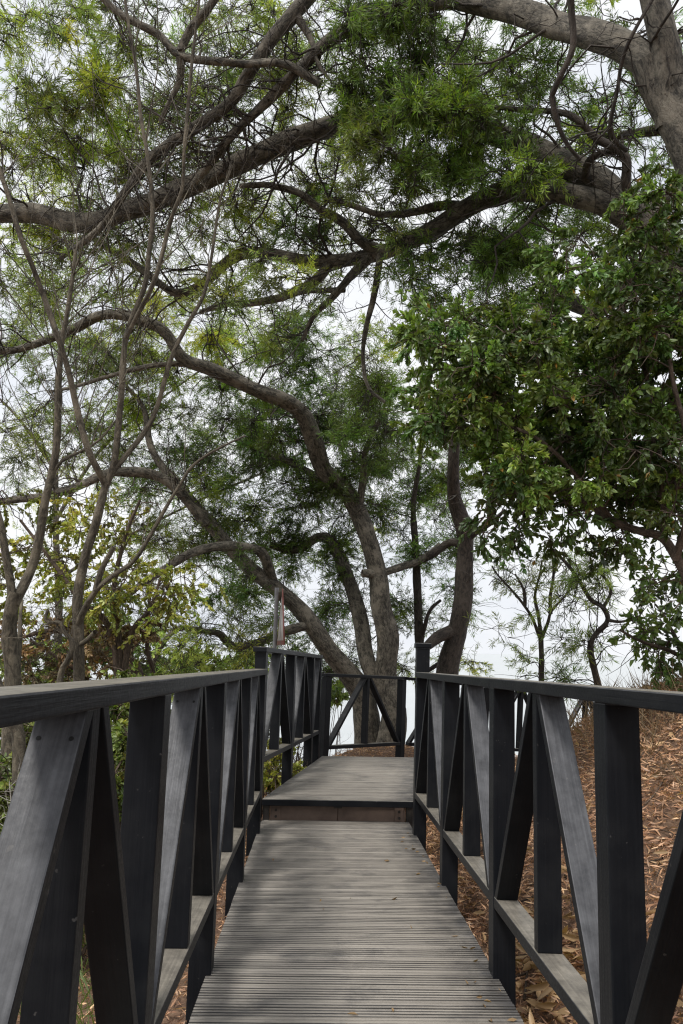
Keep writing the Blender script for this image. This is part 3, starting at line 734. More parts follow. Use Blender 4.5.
# --- T : thin upright, V : dark thick trunk, right of the tall post
bt = groundpt(421, 745, 12.8)
T = Tree('slender_tree', 'slender dark upright trunk just above the tall newel post', 'tree', bt, BARK_DK, LEAF_A, leaf_len=0.074, leaf_w=0.0060)
T.merge = True
p, r = T.limb([bt] + PP([(420, 690, 12.8), (419, 640, 12.8), (417, 580, 12.8), (416, 538, 12.8), (414, 505, 12.8), (418, 470, 12.6), (424, 440, 12.4), (436, 415, 12.2)]), wpx(11, 12.8), wpx(2.5, 12.8), ground=True)
p2, r2 = T.limb(PP([(419, 650, 12.8), (425, 625, 12.7), (430, 610, 12.7), (441, 600, 12.7)]), wpx(5, 12.8), wpx(3, 12.8))
p2, r2 = T.limb(PP([(419, 676, 12.8), (432, 668, 12.8), (441, 662, 12.8)]), wpx(5, 12.8), wpx(4, 12.8))
T.shoots(p, r, 10, 0.8, 0.010, 0.2, 0.4, 2, t0=0.4); TREES['T'] = T
bv = groundpt(444, 735, 12.4)
V = Tree('acacia_tree', 'dark thick trunk leaning slightly right, standing right of the tall newel post', 'tree', bv, BARK_DK, LEAF_A, leaf_len=0.074, leaf_w=0.0060)
p, r = V.limb([bv] + PP([(446, 690, 12.4), (452, 650, 12.4), (460, 605, 12.3), (464, 572, 12.2), (468, 545, 12.2), (463, 520, 12.1), (456, 500, 12.0), (452, 470, 11.8), (455, 440, 11.6)]), wpx(28, 12.4), wpx(10, 12), ground=True, n=12)
V.shoots(p, r, 8, 0.9, 0.012, 0.2, 0.4, 2, t0=0.5)
p, r = V.limb(PP([(466, 548, 12.2), (450, 542, 12.3), (435, 553, 12.4), (418, 562, 12.5), (395, 570, 12.6)]), wpx(9, 12), wpx(5, 12.5))
p, r = V.limb(PP([(455, 632, 12.35), (440, 636, 12.2), (424, 648, 12.0)]), wpx(15, 12.3), wpx(9, 12))
p, r = V.limb(PP([(466, 540, 12.2), (478, 530, 12.0), (492, 522, 11.8), (505, 510, 11.6)]), wpx(9, 12), wpx(3, 12))
V.shoots(p, r, 8, 0.8, 0.010, 0.1, 0.4, 2); TREES['V'] = V
# --- L1, L2 bare saplings at left
b1 = groundpt(16, 760, 5.4)
L1 = Tree('bare_sapling', 'leafless grey sapling forking low at the far left edge behind the railing', 'tree', b1, BARK_PALE, LEAF_A)
L1.limb([b1] + PP([(14, 700, 5.4), (10, 650, 5.4), (9, 628, 5.4), (13, 606, 5.4), (16, 592, 5.4)]), wpx(19, 5.4), wpx(13, 5.4), ground=True, rough=0.1)
p, r = L1.limb(PP([(13, 604, 5.4), (10, 580, 5.4), (5, 550, 5.4), (0, 525, 5.4), (-10, 490, 5.4)]), wpx(9, 5.4), wpx(6, 5.4), rough=0.1)
p, r = L1.limb(PP([(14, 604, 5.4), (24, 585, 5.45), (33, 566, 5.5), (40, 535, 5.5), (45, 505, 5.5), (52, 475, 5.5), (57, 440, 5.5), (58, 400, 5.5), (60, 350, 5.5), (70, 300, 5.5), (76, 250, 5.5)]), wpx(11, 5.4), wpx(3.5, 5.5), rough=0.1)
L1.shoots(p, r, 24, 1.4, 0.006, 0.45, 0.15, 2, t0=0.3)
p, r = L1.limb(PP([(52, 475, 5.5), (62, 460, 5.5), (80, 452, 5.6), (100, 440, 5.6), (120, 415, 5.7)]), wpx(4, 5.5), wpx(2, 5.5))
L1.shoots(p, r, 5, 0.6, 0.004, 0.35, 0.22, 2)
p, r = L1.limb(PP([(17, 668, 5.4), (20, 640, 5.5), (20, 620, 5.6), (22, 600, 5.7)]), wpx(6, 5.4), wpx(3, 5.4))
TREES['L1'] = L1
b2_ = groundpt(80, 760, 5.0)
L2 = Tree('bare_sapling', 'tall leafless sapling with wand-like shoots rising left of centre above the railing', 'tree', b2_, BARK_PALE, LEAF_A)
L2.limb([b2_] + PP([(79, 700, 5.0), (79, 660, 5.0), (77, 625, 5.0), (77, 598, 5.0), (85, 558, 5.0), (97, 524, 5.0), (102, 500, 5.0), (106, 484, 5.0)]), wpx(13, 5), wpx(8, 5), ground=True, rough=0.1)
p, r = L2.limb(PP([(106, 486, 5.0), (98, 470, 4.95), (88, 450, 4.9), (76, 405, 4.9), (67, 365, 4.85), (55, 330, 4.8), (44, 297, 4.8), (32, 265, 4.75), (20, 237, 4.7), (8, 195, 4.7), (-8, 150, 4.7)]), wpx(7, 5), wpx(4, 4.8), rough=0.1, wig=0.25)
L2.shoots(p, r, 16, 1.3, 0.0045, 0.5, 0.14, 2)
p, r = L2.limb(PP([(106, 486, 5.0), (114, 465, 5.0), (119, 420, 5.0), (123, 370, 5.0), (125, 341, 5.0), (134, 312, 5.0), (145, 285, 5.0), (149, 250, 5.0), (153, 215, 5.0), (148, 160, 5.0), (141, 118, 5.0), (136, 70, 5.0), (128, 20, 5.0), (120, -40, 5.0)]), wpx(7, 5), wpx(2.5, 5), rough=0.1, wig=0.25)
L2.shoots(p, r, 24, 1.3, 0.0045, 0.5, 0.14, 2)
p, r = L2.limb(PP([(126, 338, 5.0), (140, 310, 4.95), (153, 285, 4.9), (162, 255, 4.9), (168, 230, 4.9), (176, 205, 4.85), (183, 188, 4.85), (184, 150, 4.8), (187, 118, 4.8), (192, 60, 4.8), (199, 0, 4.8), (204, -40, 4.8)]), wpx(5, 5), wpx(2, 4.8), wig=0.25)
L2.shoots(p, r, 16, 1.1, 0.004, 0.5, 0.14, 2)
p, r = L2.limb(PP([(112, 472, 5.0), (130, 450, 5.05), (150, 424, 5.1), (159, 400, 5.1), (166, 375, 5.1), (175, 350, 5.1), (190, 320, 5.1), (204, 295, 5.1), (212, 255, 5.1), (220, 200, 5.1), (232, 165, 5.1)]), wpx(6, 5), wpx(2, 5), wig=0.25)
L2.shoots(p, r, 10, 0.7, 0.004, 0.45, 0.2, 2)
p, r = L2.limb(PP([(78, 625, 5.0), (86, 605, 4.95), (98, 588, 4.9), (115, 574, 4.9), (135, 560, 4.9), (152, 532, 4.9), (168, 504, 4.9), (180, 485, 4.9), (192, 467, 4.9), (215, 450, 4.9), (245, 436, 4.9)]), wpx(6.5, 5), wpx(2, 5), wig=0.25)
L2.shoots(p, r, 7, 0.6, 0.004, 0.35, 0.22, 2)
p, r = L2.limb(PP([(96, 590, 4.9), (101, 570, 4.9), (108, 556, 4.9), (114, 547, 4.9)]), wpx(6, 5), wpx(5, 5))
p, r = L2.limb(PP([(79, 645, 5.0), (88, 640, 4.95), (95, 632, 4.9)]), wpx(6, 5), wpx(5, 5))
TREES['L2'] = L2
b3 = groundpt(45, 760, 4.9)
L3 = Tree('bare_sapling', 'pale twisted bare stem leaning right between the two saplings at left', 'tree', b3, BARK_PALE, LEAF_A)
p, r = L3.limb([b3] + PP([(58, 695, 4.9), (66, 665, 4.9), (73, 648, 4.9), (70, 636, 4.9), (62, 632, 4.9), (63, 620, 4.9), (58, 622, 4.9), (44, 623, 4.9), (48, 610, 4.9)]), wpx(8, 5), wpx(3, 5), ground=True, rough=0.1, wig=0.2)
L3.shoots(p, r, 9, 0.3, 0.004, 0.3, 0.3, 2, t0=0.6)
b4 = groundpt(5, 800, 4.4)
L4 = Tree('bare_sapling', 'pair of bare leaning stems low at the left edge seen under the handrail', 'tree', b4, BARK_PALE, LEAF_A)
p, r = L4.limb([groundpt(28, 800, 4.4)] + PP([(20, 755, 4.4), (8, 715, 4.4), (-10, 660, 4.4), (-30, 580, 4.4)]), wpx(15, 4.4), wpx(9, 4.4), rough=0.1)
# --- S1, S2 small trees right of centre, U
bs = groundpt(541, 760, 9.2)
S1 = Tree('bare_sapling', 'thin leafless Y-branched sapling against pale sky behind the right railing', 'tree', bs, BARK_DK, LEAF_A, leaf_len=0.08)
S1.limb([bs] + PP([(541, 700, 9.2), (541, 670, 9.2), (541, 634, 9.2)]), wpx(6, 9.2), wpx(5, 9.2), ground=True)
for seq in ([(541, 640, 9.2), (532, 618, 9.1), (525, 606, 9.1), (512, 590, 9.1), (498, 576, 9.1), (492, 566, 9.1)],
            [(541, 640, 9.2), (548, 622, 9.2), (551, 612, 9.2), (558, 603, 9.3), (569, 592, 9.3), (572, 575, 9.3)],
            [(541, 634, 9.2), (538, 612, 9.2), (535, 596, 9.2), (540, 575, 9.2), (542, 560, 9.2)],
            [(551, 614, 9.2), (550, 596, 9.2), (554, 575, 9.2), (552, 555, 9.2)],
            [(525, 606, 9.1), (524, 590, 9.1), (515, 574, 9.1)]):
    p, r = S1.limb(PP(seq), wpx(4, 9.2), wpx(1.6, 9.2)); S1.shoots(p, r, 5, 0.4, 0.006, 0.4, 0.25, 2)
TREES['S'] = S1
bu = groundpt(598, 760, 8.6)
S2 = Tree('slender_tree', 'small crooked tree with thin foliage right of the Y-branched sapling', 'tree', bu, BARK_DK, LEAF_A, leaf_len=0.09)
p, r = S2.limb([bu] + PP([(598, 700, 8.6), (596, 675, 8.6), (590, 646, 8.6), (597, 632, 8.6), (608, 620, 8.6), (602, 606, 8.6), (590, 600, 8.6), (580, 580, 8.6), (568, 564, 8.6), (553, 550, 8.6)]), wpx(8, 8.6), wpx(3, 8.6), ground=True)
S2.shoots(p, r, 14, 0.7, 0.008, 0.2, 0.4, 2, t0=0.3)
p, r = S2.limb(PP([(603, 608, 8.6), (612, 590, 8.6), (600, 570, 8.6), (605, 556, 8.6)]), wpx(4, 8.6), wpx(2, 8.6))
p, r = S2.limb(PP([(608, 620, 8.6), (622, 622, 8.6), (640, 616, 8.6)]), wpx(4, 8.6), wpx(2, 8.6))
TREES['U'] = S2
# --- R broadleaf tree at right
br_ = groundpt(730, 700, 4.6)
Rt = Tree('broadleaf_tree', 'dense glossy broad-leaved tree filling the right side above the railing', 'tree', br_, BARK_BR, LEAF_B, shape='broad', leaf_len=0.043, leaf_w=0.0098)
Rt.limb([br_] + PP([(712, 630, 4.6), (683, 570, 4.7), (664, 537, 4.8), (648, 533, 4.85)]), wpx(13, 4.6), wpx(8, 4.8), ground=True)
for seq, w in (([(650, 534, 4.85), (614, 522, 5.0), (584, 501, 5.2), (554, 486, 5.4), (530, 478, 5.5), (500, 460, 5.6)], 8), ([(664, 537, 4.8), (664, 505, 4.8), (661, 475, 4.8), (655, 420, 4.9), (640, 350, 5.0), (620, 300, 5.2)], 6),
               ([(676, 560, 4.7), (690, 500, 4.6), (686, 440, 4.6), (670, 360, 4.6), (680, 290, 4.7)], 8), ([(655, 420, 4.9), (610, 400, 5.0), (560, 380, 5.2), (510, 370, 5.5), (470, 360, 5.6), (440, 340, 5.7)], 5),
               ([(614, 522, 5.0), (580, 480, 4.9), (540, 440, 4.9), (490, 420, 5.1), (450, 415, 5.2)], 5), ([(664, 500, 4.8), (674, 490, 4.6), (690, 480, 4.4)], 5)):
    p, r = Rt.limb(PP(seq), wpx(w, 5), wpx(2.5, 5)); Rt.shoots(p, r, 6, 0.5, 0.006, 0.1, 0.35, 1)
TREES['R'] = Rt
bp = groundpt(700, 700, 5.6)
Pt = Tree('broadleaf_shrub', 'low dark-leaved shrub on the bank top at the right edge', 'shrub', bp, BARK_BR, LEAF_B, shape='broad', leaf_len=0.055, leaf_w=0.0125)
for seq in ([(682, 650, 5.5), (662, 612, 5.5), (655, 604, 5.5)], [(685, 660, 5.5), (640, 640, 5.4), (620, 630, 5.4)], [(700, 660, 5.5), (690, 580, 5.5)]):
    p, r = Pt.limb([bp] + PP(seq), wpx(7, 5.5), wpx(2, 5.5)); Pt.shoots(p, r, 4, 0.4, 0.005, 0.2, 0.35, 1)
TREES['P'] = Pt
# --- Y yellow-green sparse shrub, N brown dead tangle
by0 = groundpt(128, 760, 7.0)
Y = Tree('leafy_shrub', 'sparse yellow-green leaved shrub behind the bare saplings at left', 'shrub', by0, BARK_BR, LEAF_B, shape='broad', leaf_len=0.038, leaf_w=0.0105); Y.merge = True
for seq in ([(120, 660, 7.0), (112, 600, 7.0), (125, 540, 7.0), (140, 500, 7.0)], [(115, 650, 7.0), (80, 600, 7.0), (50, 560, 7.0), (20, 520, 7.0)], [(125, 660, 7.0), (150, 610, 7.0), (160, 580, 7.0)]):
    p, r = Y.limb([by0] + PP(seq), wpx(8, 7), wpx(2.5, 7)); Y.shoots(p, r, 14, 0.6, 0.006, 0.2, 0.4, 2)
TREES['Y'] = Y
bn = groundpt(100, 760, 7.6)
N = Tree('dead_brush', 'tangle of brown dead vines and withered leaves behind the left railing', 'shrub', bn, BARK_BR, LEAF_DRY, shape='broad', leaf_len=0.045, leaf_w=0.010); N.merge = True
for seq, w in (([(138, 690, 7.6), (118, 655, 7.6), (105, 640, 7.6), (60, 630, 7.6), (10, 640, 7.6)], 14), ([(90, 700, 7.6), (60, 660, 7.6), (30, 640, 7.6)], 6), ([(150, 700, 7.4), (147, 650, 7.4), (148, 615, 7.4), (150, 590, 7.4)], 6)):
    p, r = N.limb([bn] + PP(seq), wpx(w, 7.6), wpx(2.5, 7.6)); N.shoots(p, r, 70, 0.7, 0.004, 0.0, 0.6, 2)
TREES['N'] = N

# --- K : paler tree farther down the slope
bk = groundpt(60, 745, 16.0, -0.3)
K = Tree('acacia_tree', 'distant hazy grey-stemmed tree between the two left saplings, farther down the slope', 'tree', bk, BARK, LEAF_A, leaf_len=0.085, leaf_w=0.0075)
K.limb([bk] + PP([(58, 640, 16.0), (56, 540, 16.0), (55, 460, 16.0), (57, 400, 16.0), (60, 350, 16.0)]), wpx(8, 16), wpx(4, 16), ground=True)
for seq in ([(56, 520, 16.0), (100, 450, 16.2), (160, 400, 16.4), (230, 350, 16.6)], [(57, 580, 16.0), (120, 540, 16.3), (200, 500, 16.6), (290, 460, 17.0), (350, 420, 17.2)], [(55, 470, 16.0), (20, 420, 16.0), (-20, 380, 16.0)]):
    p, r = K.limb(PP(seq), wpx(4, 16), wpx(1.6, 16)); K.shoots(p, r, 12, 1.3, 0.010, 0.1, 0.35, 2)
TREES['K'] = K

# ------------------------------------------------------------------ foliage placement
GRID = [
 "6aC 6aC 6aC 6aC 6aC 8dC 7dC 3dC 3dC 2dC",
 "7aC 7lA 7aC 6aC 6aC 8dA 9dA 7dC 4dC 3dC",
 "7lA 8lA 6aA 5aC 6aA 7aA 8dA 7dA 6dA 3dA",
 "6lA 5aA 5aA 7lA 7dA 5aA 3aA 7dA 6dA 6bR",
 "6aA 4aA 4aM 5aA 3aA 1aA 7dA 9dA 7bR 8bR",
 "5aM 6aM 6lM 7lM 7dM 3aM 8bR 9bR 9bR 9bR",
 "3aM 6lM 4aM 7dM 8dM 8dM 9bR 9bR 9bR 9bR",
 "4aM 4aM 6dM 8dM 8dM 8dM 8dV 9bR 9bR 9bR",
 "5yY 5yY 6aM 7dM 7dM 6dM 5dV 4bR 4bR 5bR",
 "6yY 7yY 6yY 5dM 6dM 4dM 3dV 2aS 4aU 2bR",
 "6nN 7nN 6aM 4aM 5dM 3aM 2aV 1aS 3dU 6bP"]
DEPTH = dict(C=(6.2, 7.8), A=(6.8, 8.8), M=(10.4, 13.0), V=(11.3, 13.0), T=(12.2, 13.2), R=(4.4, 6.2), Y=(6.4, 7.6), N=(7.0, 8.0), S=(8.9, 9.5), U=(8.2, 9.0), P=(5.0, 5.9), K=(15.4, 17.5))
CW, CH = 68.3, 62.0
jobs = []
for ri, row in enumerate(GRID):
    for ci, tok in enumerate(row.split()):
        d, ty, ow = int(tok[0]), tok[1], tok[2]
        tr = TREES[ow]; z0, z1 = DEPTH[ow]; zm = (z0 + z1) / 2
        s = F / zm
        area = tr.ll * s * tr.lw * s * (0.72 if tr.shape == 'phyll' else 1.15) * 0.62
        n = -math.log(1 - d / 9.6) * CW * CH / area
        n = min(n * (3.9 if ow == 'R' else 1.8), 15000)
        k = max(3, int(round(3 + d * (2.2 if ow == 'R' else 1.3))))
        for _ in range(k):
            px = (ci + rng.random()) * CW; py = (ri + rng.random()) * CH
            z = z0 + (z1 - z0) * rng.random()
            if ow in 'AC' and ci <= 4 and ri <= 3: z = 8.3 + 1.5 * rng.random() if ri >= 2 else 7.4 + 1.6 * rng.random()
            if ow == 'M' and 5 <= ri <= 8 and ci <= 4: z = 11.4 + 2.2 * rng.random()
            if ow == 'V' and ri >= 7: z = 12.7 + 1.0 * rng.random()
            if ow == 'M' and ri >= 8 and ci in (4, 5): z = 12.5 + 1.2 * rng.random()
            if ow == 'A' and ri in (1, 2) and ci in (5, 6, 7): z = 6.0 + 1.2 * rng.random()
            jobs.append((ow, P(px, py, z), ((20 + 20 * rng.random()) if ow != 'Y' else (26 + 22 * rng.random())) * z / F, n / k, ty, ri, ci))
for _ in range(85):                          # the paler tree behind, thin layers
    px, py = 400 * rng.random(), 290 + 330 * rng.random() ** 0.9
    jobs.append(('K', P(px, py, 15.4 + 2.0 * rng.random()), (26 + 20 * rng.random()) * 16 / F, 240, 'a' if rng.random() < 0.7 else 'd', -1, 0))
# foliage just outside the frame, so the canopy does not stop at its edge
for _ in range(46):
    px, py = -70 + 820 * rng.random(), -20 - 150 * rng.random()
    ow = 'C' if px > 150 else 'A'; z = 6 + 2.5 * rng.random()
    jobs.append((ow, P(px, py, z), 0.42, 240, 'a', -1, 0))
for _ in range(22):
    px, py = 690 + 90 * rng.random(), 200 + 380 * rng.random(); z = 4.4 + 1.8 * rng.random()
    jobs.append(('R', P(px, py, z), 0.30, 420, 'b', -1, 9))
for ow, tr in TREES.items():
    mine = [j for j in jobs if j[0] == ow]
    if not mine: continue
    dist = [np.min(np.linalg.norm(tr.nodes - j[1], axis=1)) for j in mine]
    for i in np.argsort(dist):
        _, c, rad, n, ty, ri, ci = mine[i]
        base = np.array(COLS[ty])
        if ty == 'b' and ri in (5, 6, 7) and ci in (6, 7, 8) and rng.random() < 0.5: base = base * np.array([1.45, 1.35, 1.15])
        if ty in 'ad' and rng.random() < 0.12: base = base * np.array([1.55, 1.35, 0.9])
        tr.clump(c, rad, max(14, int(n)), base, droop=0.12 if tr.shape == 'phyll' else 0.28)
for tr in TREES.values(): tr.finish()
L3.finish(); L4.finish()

# ------------------------------------------------------------------ bushes filling the slope beyond the railings
def bush(name, label, px, py, z, rpx, n, ty, shape='broad', ll=0.07, lw=0.02, cat='shrub', group=None, hgt=1.0, leaf=None):
    c = P(px, py, z); base = np.array([c[0], c[1], float(gz(c[0], c[1])) - 0.1])
    if base[2] > c[2] - 0.1: base[2] = c[2] - 0.3
    t = Tree(name, label, cat, base, BARK_BR, leaf or LEAF_B, shape=shape, group=group, leaf_len=ll, leaf_w=lw); t.merge = True
    R_ = rpx * z / F
    for q in range(5):
        e = c + rng.normal(0, 1, 3) * R_ * np.array([0.5, 0.4, 0.35])
        p, r = t.limb([base + rng.normal(0, 0.05, 3) * np.array([1, 1, 0]), base * 0.4 + e * 0.6 + rng.normal(0, 0.1, 3), e], 0.012 + 0.006 * R_, 0.005, name='stem', n=6)
        t.shoots(p, r, 9, R_ * 0.9, 0.004, 0.25, 0.35, 2)
    k = max(6, n // 90)
    for q in range(k):
        e = c + unit(rng.normal(0, 1, 3)) * R_ * (0.35 + 0.6 * rng.random()) * np.array([1, 0.8, 0.8 * hgt])
        t.clump(e, R_ * 0.38, n // k, np.array(COLS[ty]), droop=0.2)
    t.finish(crown='foliage')
    return t
far = [(30, 668, 15, 50, 'g', 'rounded pale green bush low behind the leftmost sapling'), (150, 675, 16, 42, 'd', 'dark green bush low behind the dead brush at left'),
       (205, 672, 15, 36, 'g', 'fresh green bush under the low drooping limb at left'), (245, 660, 17, 30, 'a', 'olive bush just left of the warning sign pole'),
       (100, 640, 17, 48, 'd', 'dark bush mass behind the yellow-green shrub'), (330, 690, 15.5, 22, 'g', 'small light green bush left of the thick trunks behind the far railing')]
for (px, py, z, rp, ty, lb) in far:
    bush('slope_bush', lb, px, py, z, rp, int(rp * rp * 1.7), ty, ll=0.10, lw=0.024, group='bushes on the seaward slope')
near = [(118, 745, 4.8, 34, 'g', 'bright green bush right behind the nearest left post'), (150, 735, 7.0, 50, 'y', 'sunlit yellowish bush beyond the second left brace'), (235, 790, 6.6, 26, 'a', 'small olive bush low under the far left bottom rail'),
        (285, 770, 8.2, 30, 'y', 'yellow-green weeds at the foot of the raised left railing'), (262, 715, 10.5, 34, 'a', 'dull olive bush filling the gap behind the raised left railing'),
        (140, 790, 5.2, 46, 'a', 'olive bush low between the second and third left braces'), (200, 760, 7.5, 40, 'g', 'leafy bush behind the middle posts of the left railing'), (40, 740, 6.0, 60, 'a', 'olive scrub behind the two leaning stems at left'),
        (8, 800, 4.6, 62, 'g', 'grass-green bush below the handrail at the far left'), (120, 760, 5.6, 44, 'y', 'yellow-flecked bush seen between the first left braces'),
        (60, 880, 4.0, 60, 'g', 'low green shrub at the foot of the nearest left brace'), (128, 700, 6.4, 42, 'a', 'olive shrub under the left handrail beyond the first post'),
        (270, 752, 9.5, 26, 'y', 'yellow-green shrub under the raised left railing'), (225, 700, 9.0, 30, 'a', 'dull green shrub behind the far end of the left handrail'),
        (300, 735, 10.5, 20, 'g', 'small green shrub behind the raised railing end')]
for (px, py, z, rp, ty, lb) in near:
    bush('roadside_shrub', lb, px, py, z, rp, int(rp * rp * 2.0), ty, ll=0.042, lw=0.0105, group='shrubs beside the left railing')
# white dry twigs at the far left
bt_ = groundpt(8, 790, 4.2)
DT = Tree('dead_brush', 'bleached white dry twigs low at the left edge below the handrail', 'shrub', bt_, mat_simple("bleached_twig", (0.30, 0.28, 0.25), (0.5, 0.47, 0.43), 20, 0.9, 0), LEAF_DRY); DT.merge = True
for q in range(6):
    e = P(5 + 30 * rng.random(), 745 + 40 * rng.random(), 4.2)
    p, r = DT.limb([bt_, (bt_ + e) / 2 + rng.normal(0, 0.06, 3), e], 0.006, 0.003, name='stem', n=5)
    DT.shoots(p, r, 10, 0.28, 0.003, 0.1, 0.5, 2)
DT.finish()

# ------------------------------------------------------------------ leaf litter
def litter():
    n = 170000
    x = np.concatenate([rng.uniform(0.6, 4.0, 115000), rng.uniform(-2.2, -0.3, 25000), rng.uniform(-1.8, 4.2, 30000)])
    y = np.concatenate([1.0 + 7.5 * rng.random(115000) ** 1.15, rng.uniform(0.3, 9.0, 25000), rng.uniform(8.0, 13.2, 30000)])
    z = gz(x, y) + rng.random(n) * 0.035
    pos = np.stack([x, y, z], 1)
    d = rng.normal(0, 1, (n, 3)) * np.array([1, 1, 0.38]); d /= np.linalg.norm(d, axis=1, keepdims=True)
    pal = 2.75 * np.array([(0.165, 0.092, 0.055), (0.24, 0.145, 0.088), (0.105, 0.058, 0.038), (0.33, 0.225, 0.135), (0.19, 0.125, 0.085), (0.065, 0.040, 0.028)])
    t = pal[rng.choice(6, n, p=[.27, .24, .2, .08, .14, .07])] * (0.75 + 0.5 * rng.random((n, 1)))
    return leaf_mesh(pos, d, t, 'phyll', 0.052, 0.0048, 'leaf_litter', LEAF_DRY, None, None)
tag(litter(), 'brown fallen acacia leaves carpeting the bank and slope', 'leaf litter', kind='stuff')
n = 900
x = rng.uniform(0.75, 3.6, n); y = rng.uniform(1.0, 8.0, n); k = rng.random(n) < 0.55
x[k] = rng.uniform(0.72, 1.25, k.sum()); y[k] = rng.uniform(1.5, 4.2, k.sum())
pos = np.stack([x, y, gz(x, y) + 0.03 + 0.02 * rng.random(n)], 1)
d = rng.normal(0, 1, (n, 3)) * np.array([1, 1, 0.22]); d /= np.linalg.norm(d, axis=1, keepdims=True)
t = np.array((0.56, 0.38, 0.21)) * (0.5 + 0.75 * rng.random((n, 1)))
tag(leaf_mesh(pos, d, t, 'broad', 0.10, 0.014, 'dry_leaves', LEAF_DRY, None, None), 'large pale tan dead leaves scattered below the right railing', 'dry leaves', kind='stuff')
n = 46
xx = np.where(rng.random(n) < 0.6, DR - 0.02 - 0.10 * rng.random(n) ** 1.5, rng.uniform(DL + 0.05, DR - 0.05, n)); yy = rng.uniform(1.6, 6.0, n)
pos = np.array([low(a, b_, 0.006) for a, b_ in zip(xx, yy)])
d = rng.normal(0, 1, (n, 3)) * np.array([1, 1, 0.06]); d /= np.linalg.norm(d, axis=1, keepdims=True)
t = np.array((0.36, 0.24, 0.13)) * (0.4 + 0.9 * rng.random((n, 1)))
tag(leaf_mesh(pos, d, t, 'broad', 0.032, 0.005, 'deck_leaves', LEAF_DRY, None, None), 'few tiny brown leaf scraps lying on the grey decking', 'leaf scraps', kind='stuff')
# fallen sticks on the bank
sb = MB()
for _ in range(260):
    x, y = rng.uniform(0.8, 3.6), rng.uniform(1.2, 8.5); a = rng.uniform(0, 6.28); L = rng.uniform(0.15, 0.7)
    tt = np.linspace(0, 1, 6); xs = x + math.cos(a) * L * tt + rng.normal(0, 0.012, 6); ys_ = y + math.sin(a) * L * tt + rng.normal(0, 0.012, 6)
    tube(sb, np.stack([xs, ys_, gz(xs, ys_) + 0.035], 1), np.linspace(0.005, 0.002, 6) * rng.uniform(0.5, 1.2), 4)
tag(sb.build('fallen_twigs', BARK_BR), 'thin dead sticks strewn over the brown bank', 'twigs', kind='stuff')
# dry grass along the top of the bank
def blades(n, xr_, yr_, hl, colr, name, label, cond=None):
    x = rng.uniform(*xr_, n); y = rng.uniform(*yr_, n)
    if cond is not None: kk = cond(x, y); x, y = x[kk], y[kk]
    n = len(x)
    pos = np.stack([x, y, gz(x, y)], 1); d = rng.normal(0, 0.42, (n, 3)) + np.array([-0.15, 0, 0.75]); d /= np.linalg.norm(d, axis=1, keepdims=True)
    t = np.array(colr) * (0.6 + 0.8 * rng.random((n, 1)))
    return tag(leaf_mesh(pos, d, t, 'phyll', hl, 0.0035, name, LEAF_DRY if colr[0] > colr[1] else LEAF_A, None, None), label, 'grass', kind='stuff')
blades(9000, (1.7, 5.0), (3.2, 8.2), 0.26, (0.27, 0.19, 0.115), 'dry_grass', 'straw-coloured dry grass on top of the right bank', lambda x, y: vnoise(x, y, 2.0, 9) > 0.45)
blades(12000, (-4.5, -0.9), (1.0, 9.0), 0.22, (0.11, 0.16, 0.035), 'green_grass', 'green grass and weeds on the left slope below the railing')

# ------------------------------------------------------------------ warning sign on its pole
sp = P(275, 640, 9.6)
sg = empty('warning_sign', Vector((sp[0], sp[1], float(gz(sp[0], sp[1])))), 'triangular red-bordered sign on a grey pole, almost edge-on behind the raised railing', 'sign')
zb = sp[2] - sg.location.z; ztop = P(275, 587, 9.6)[2] - sg.location.z
cyl('pole', (0, 0, -0.3), (0, 0, 1), 0.026, ztop + 0.3, POLE, sg, 14)
ang = RAD(79)
dx, dy = math.cos(ang), math.sin(ang)
hT = 0.70; wT = 0.76
def tri(name, inset, th, mat, off):
    c = np.array([0.045 + 0.03, 0.0, zb - 0.06])
    a = np.array([dx, -dy, 0.0]); nrm = np.array([dy, dx, 0.0])
    pts = [a * (-wT / 2 + inset * 1.7) + np.array([0, 0, inset]), a * (wT / 2 - inset * 1.7) + np.array([0, 0, inset]), np.array([0, 0, hT - inset * 2.0])]
    v = [c + q + nrm * (off - th / 2) for q in pts] + [c + q + nrm * (off + th / 2) for q in pts]
    b = MB(); b.add(v, [[0, 1, 2], [3, 5, 4]]); b.f.append(np.array([[0, 3, 4, 1], [1, 4, 5, 2], [2, 5, 3, 0]]))
    return b.build(name, mat, sg)
tri('sign_border', 0.0, 0.012, SIGN_R, 0.0); tri('sign_panel', 0.055, 0.020, SIGN_W, 0.0)
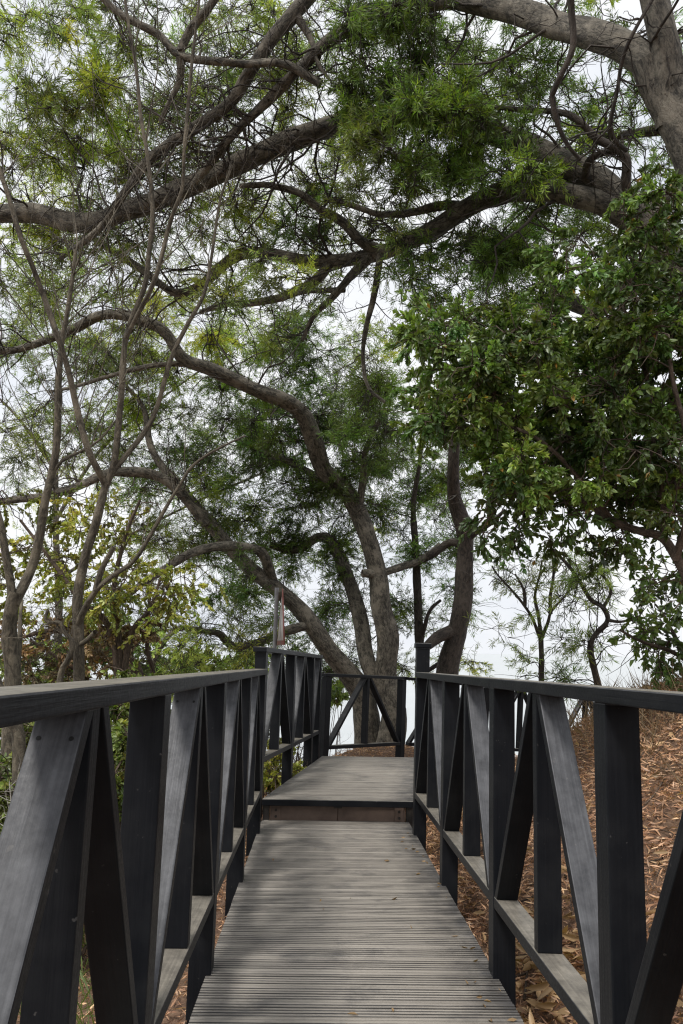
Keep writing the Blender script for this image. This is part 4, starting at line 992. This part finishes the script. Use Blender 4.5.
# ------------------------------------------------------------------ sky and light
world = bpy.data.worlds.new("World"); scene.world = world; world.use_nodes = True
nt = world.node_tree; nt.nodes.clear()
out = nt.nodes.new('ShaderNodeOutputWorld'); bg = nt.nodes.new('ShaderNodeBackground')
sky = nt.nodes.new('ShaderNodeTexSky'); sky.sky_type = 'NISHITA'; sky.sun_disc = False
SUN_EL, SUN_AZ = RAD(58), RAD(215)
sky.sun_elevation = SUN_EL; sky.sun_rotation = SUN_AZ; sky.dust_density = 6; sky.air_density = 1.0
tc = nt.nodes.new('ShaderNodeTexCoord')
mp = nt.nodes.new('ShaderNodeMapping'); mp.inputs['Scale'].default_value = (1, 1, 2.4); nt.links.new(tc.outputs['Generated'], mp.inputs[0])
nz = node(nt, 'ShaderNodeTexNoise', Scale=2.3, Detail=6.0, Roughness=0.55); nt.links.new(mp.outputs[0], nz.inputs['Vector'])
cl = ramp(nt, nz.outputs['Fac'], [(0.32, (8.7, 9.2, 10.1)), (0.58, (11.3, 11.4, 11.5))])
mx = mixc(nt, 0.90, sky.outputs[0], cl)
nt.links.new(mx, bg.inputs[0]); bg.inputs[1].default_value = 0.1
nt.links.new(bg.outputs[0], out.inputs[0])
sd = bpy.data.lights.new("sun", 'SUN'); sd.energy = 2.6; sd.angle = RAD(12); sd.color = (1.0, 0.96, 0.90)
so = bpy.data.objects.new("sun", sd); col.objects.link(so)
dirv = Vector((math.sin(SUN_AZ) * math.cos(SUN_EL), math.cos(SUN_AZ) * math.cos(SUN_EL), math.sin(SUN_EL)))
so.rotation_euler = dirv.to_track_quat('Z', 'Y').to_euler()
scene.view_settings.view_transform = 'Standard'; scene.view_settings.look = 'None'; scene.view_settings.exposure = 0
cy = scene.cycles
cy.max_bounces = 8; cy.diffuse_bounces = 4; cy.glossy_bounces = 3; cy.transmission_bounces = 5; cy.use_denoising = True; cy.denoiser = 'OPENIMAGEDENOISE'; cy.denoising_input_passes = 'RGB_ALBEDO_NORMAL'; cy.denoising_prefilter = 'NONE'; cy.pixel_filter_type = 'BLACKMAN_HARRIS'; cy.filter_width = 1.2
print("LEAVES", LEAVES[0])
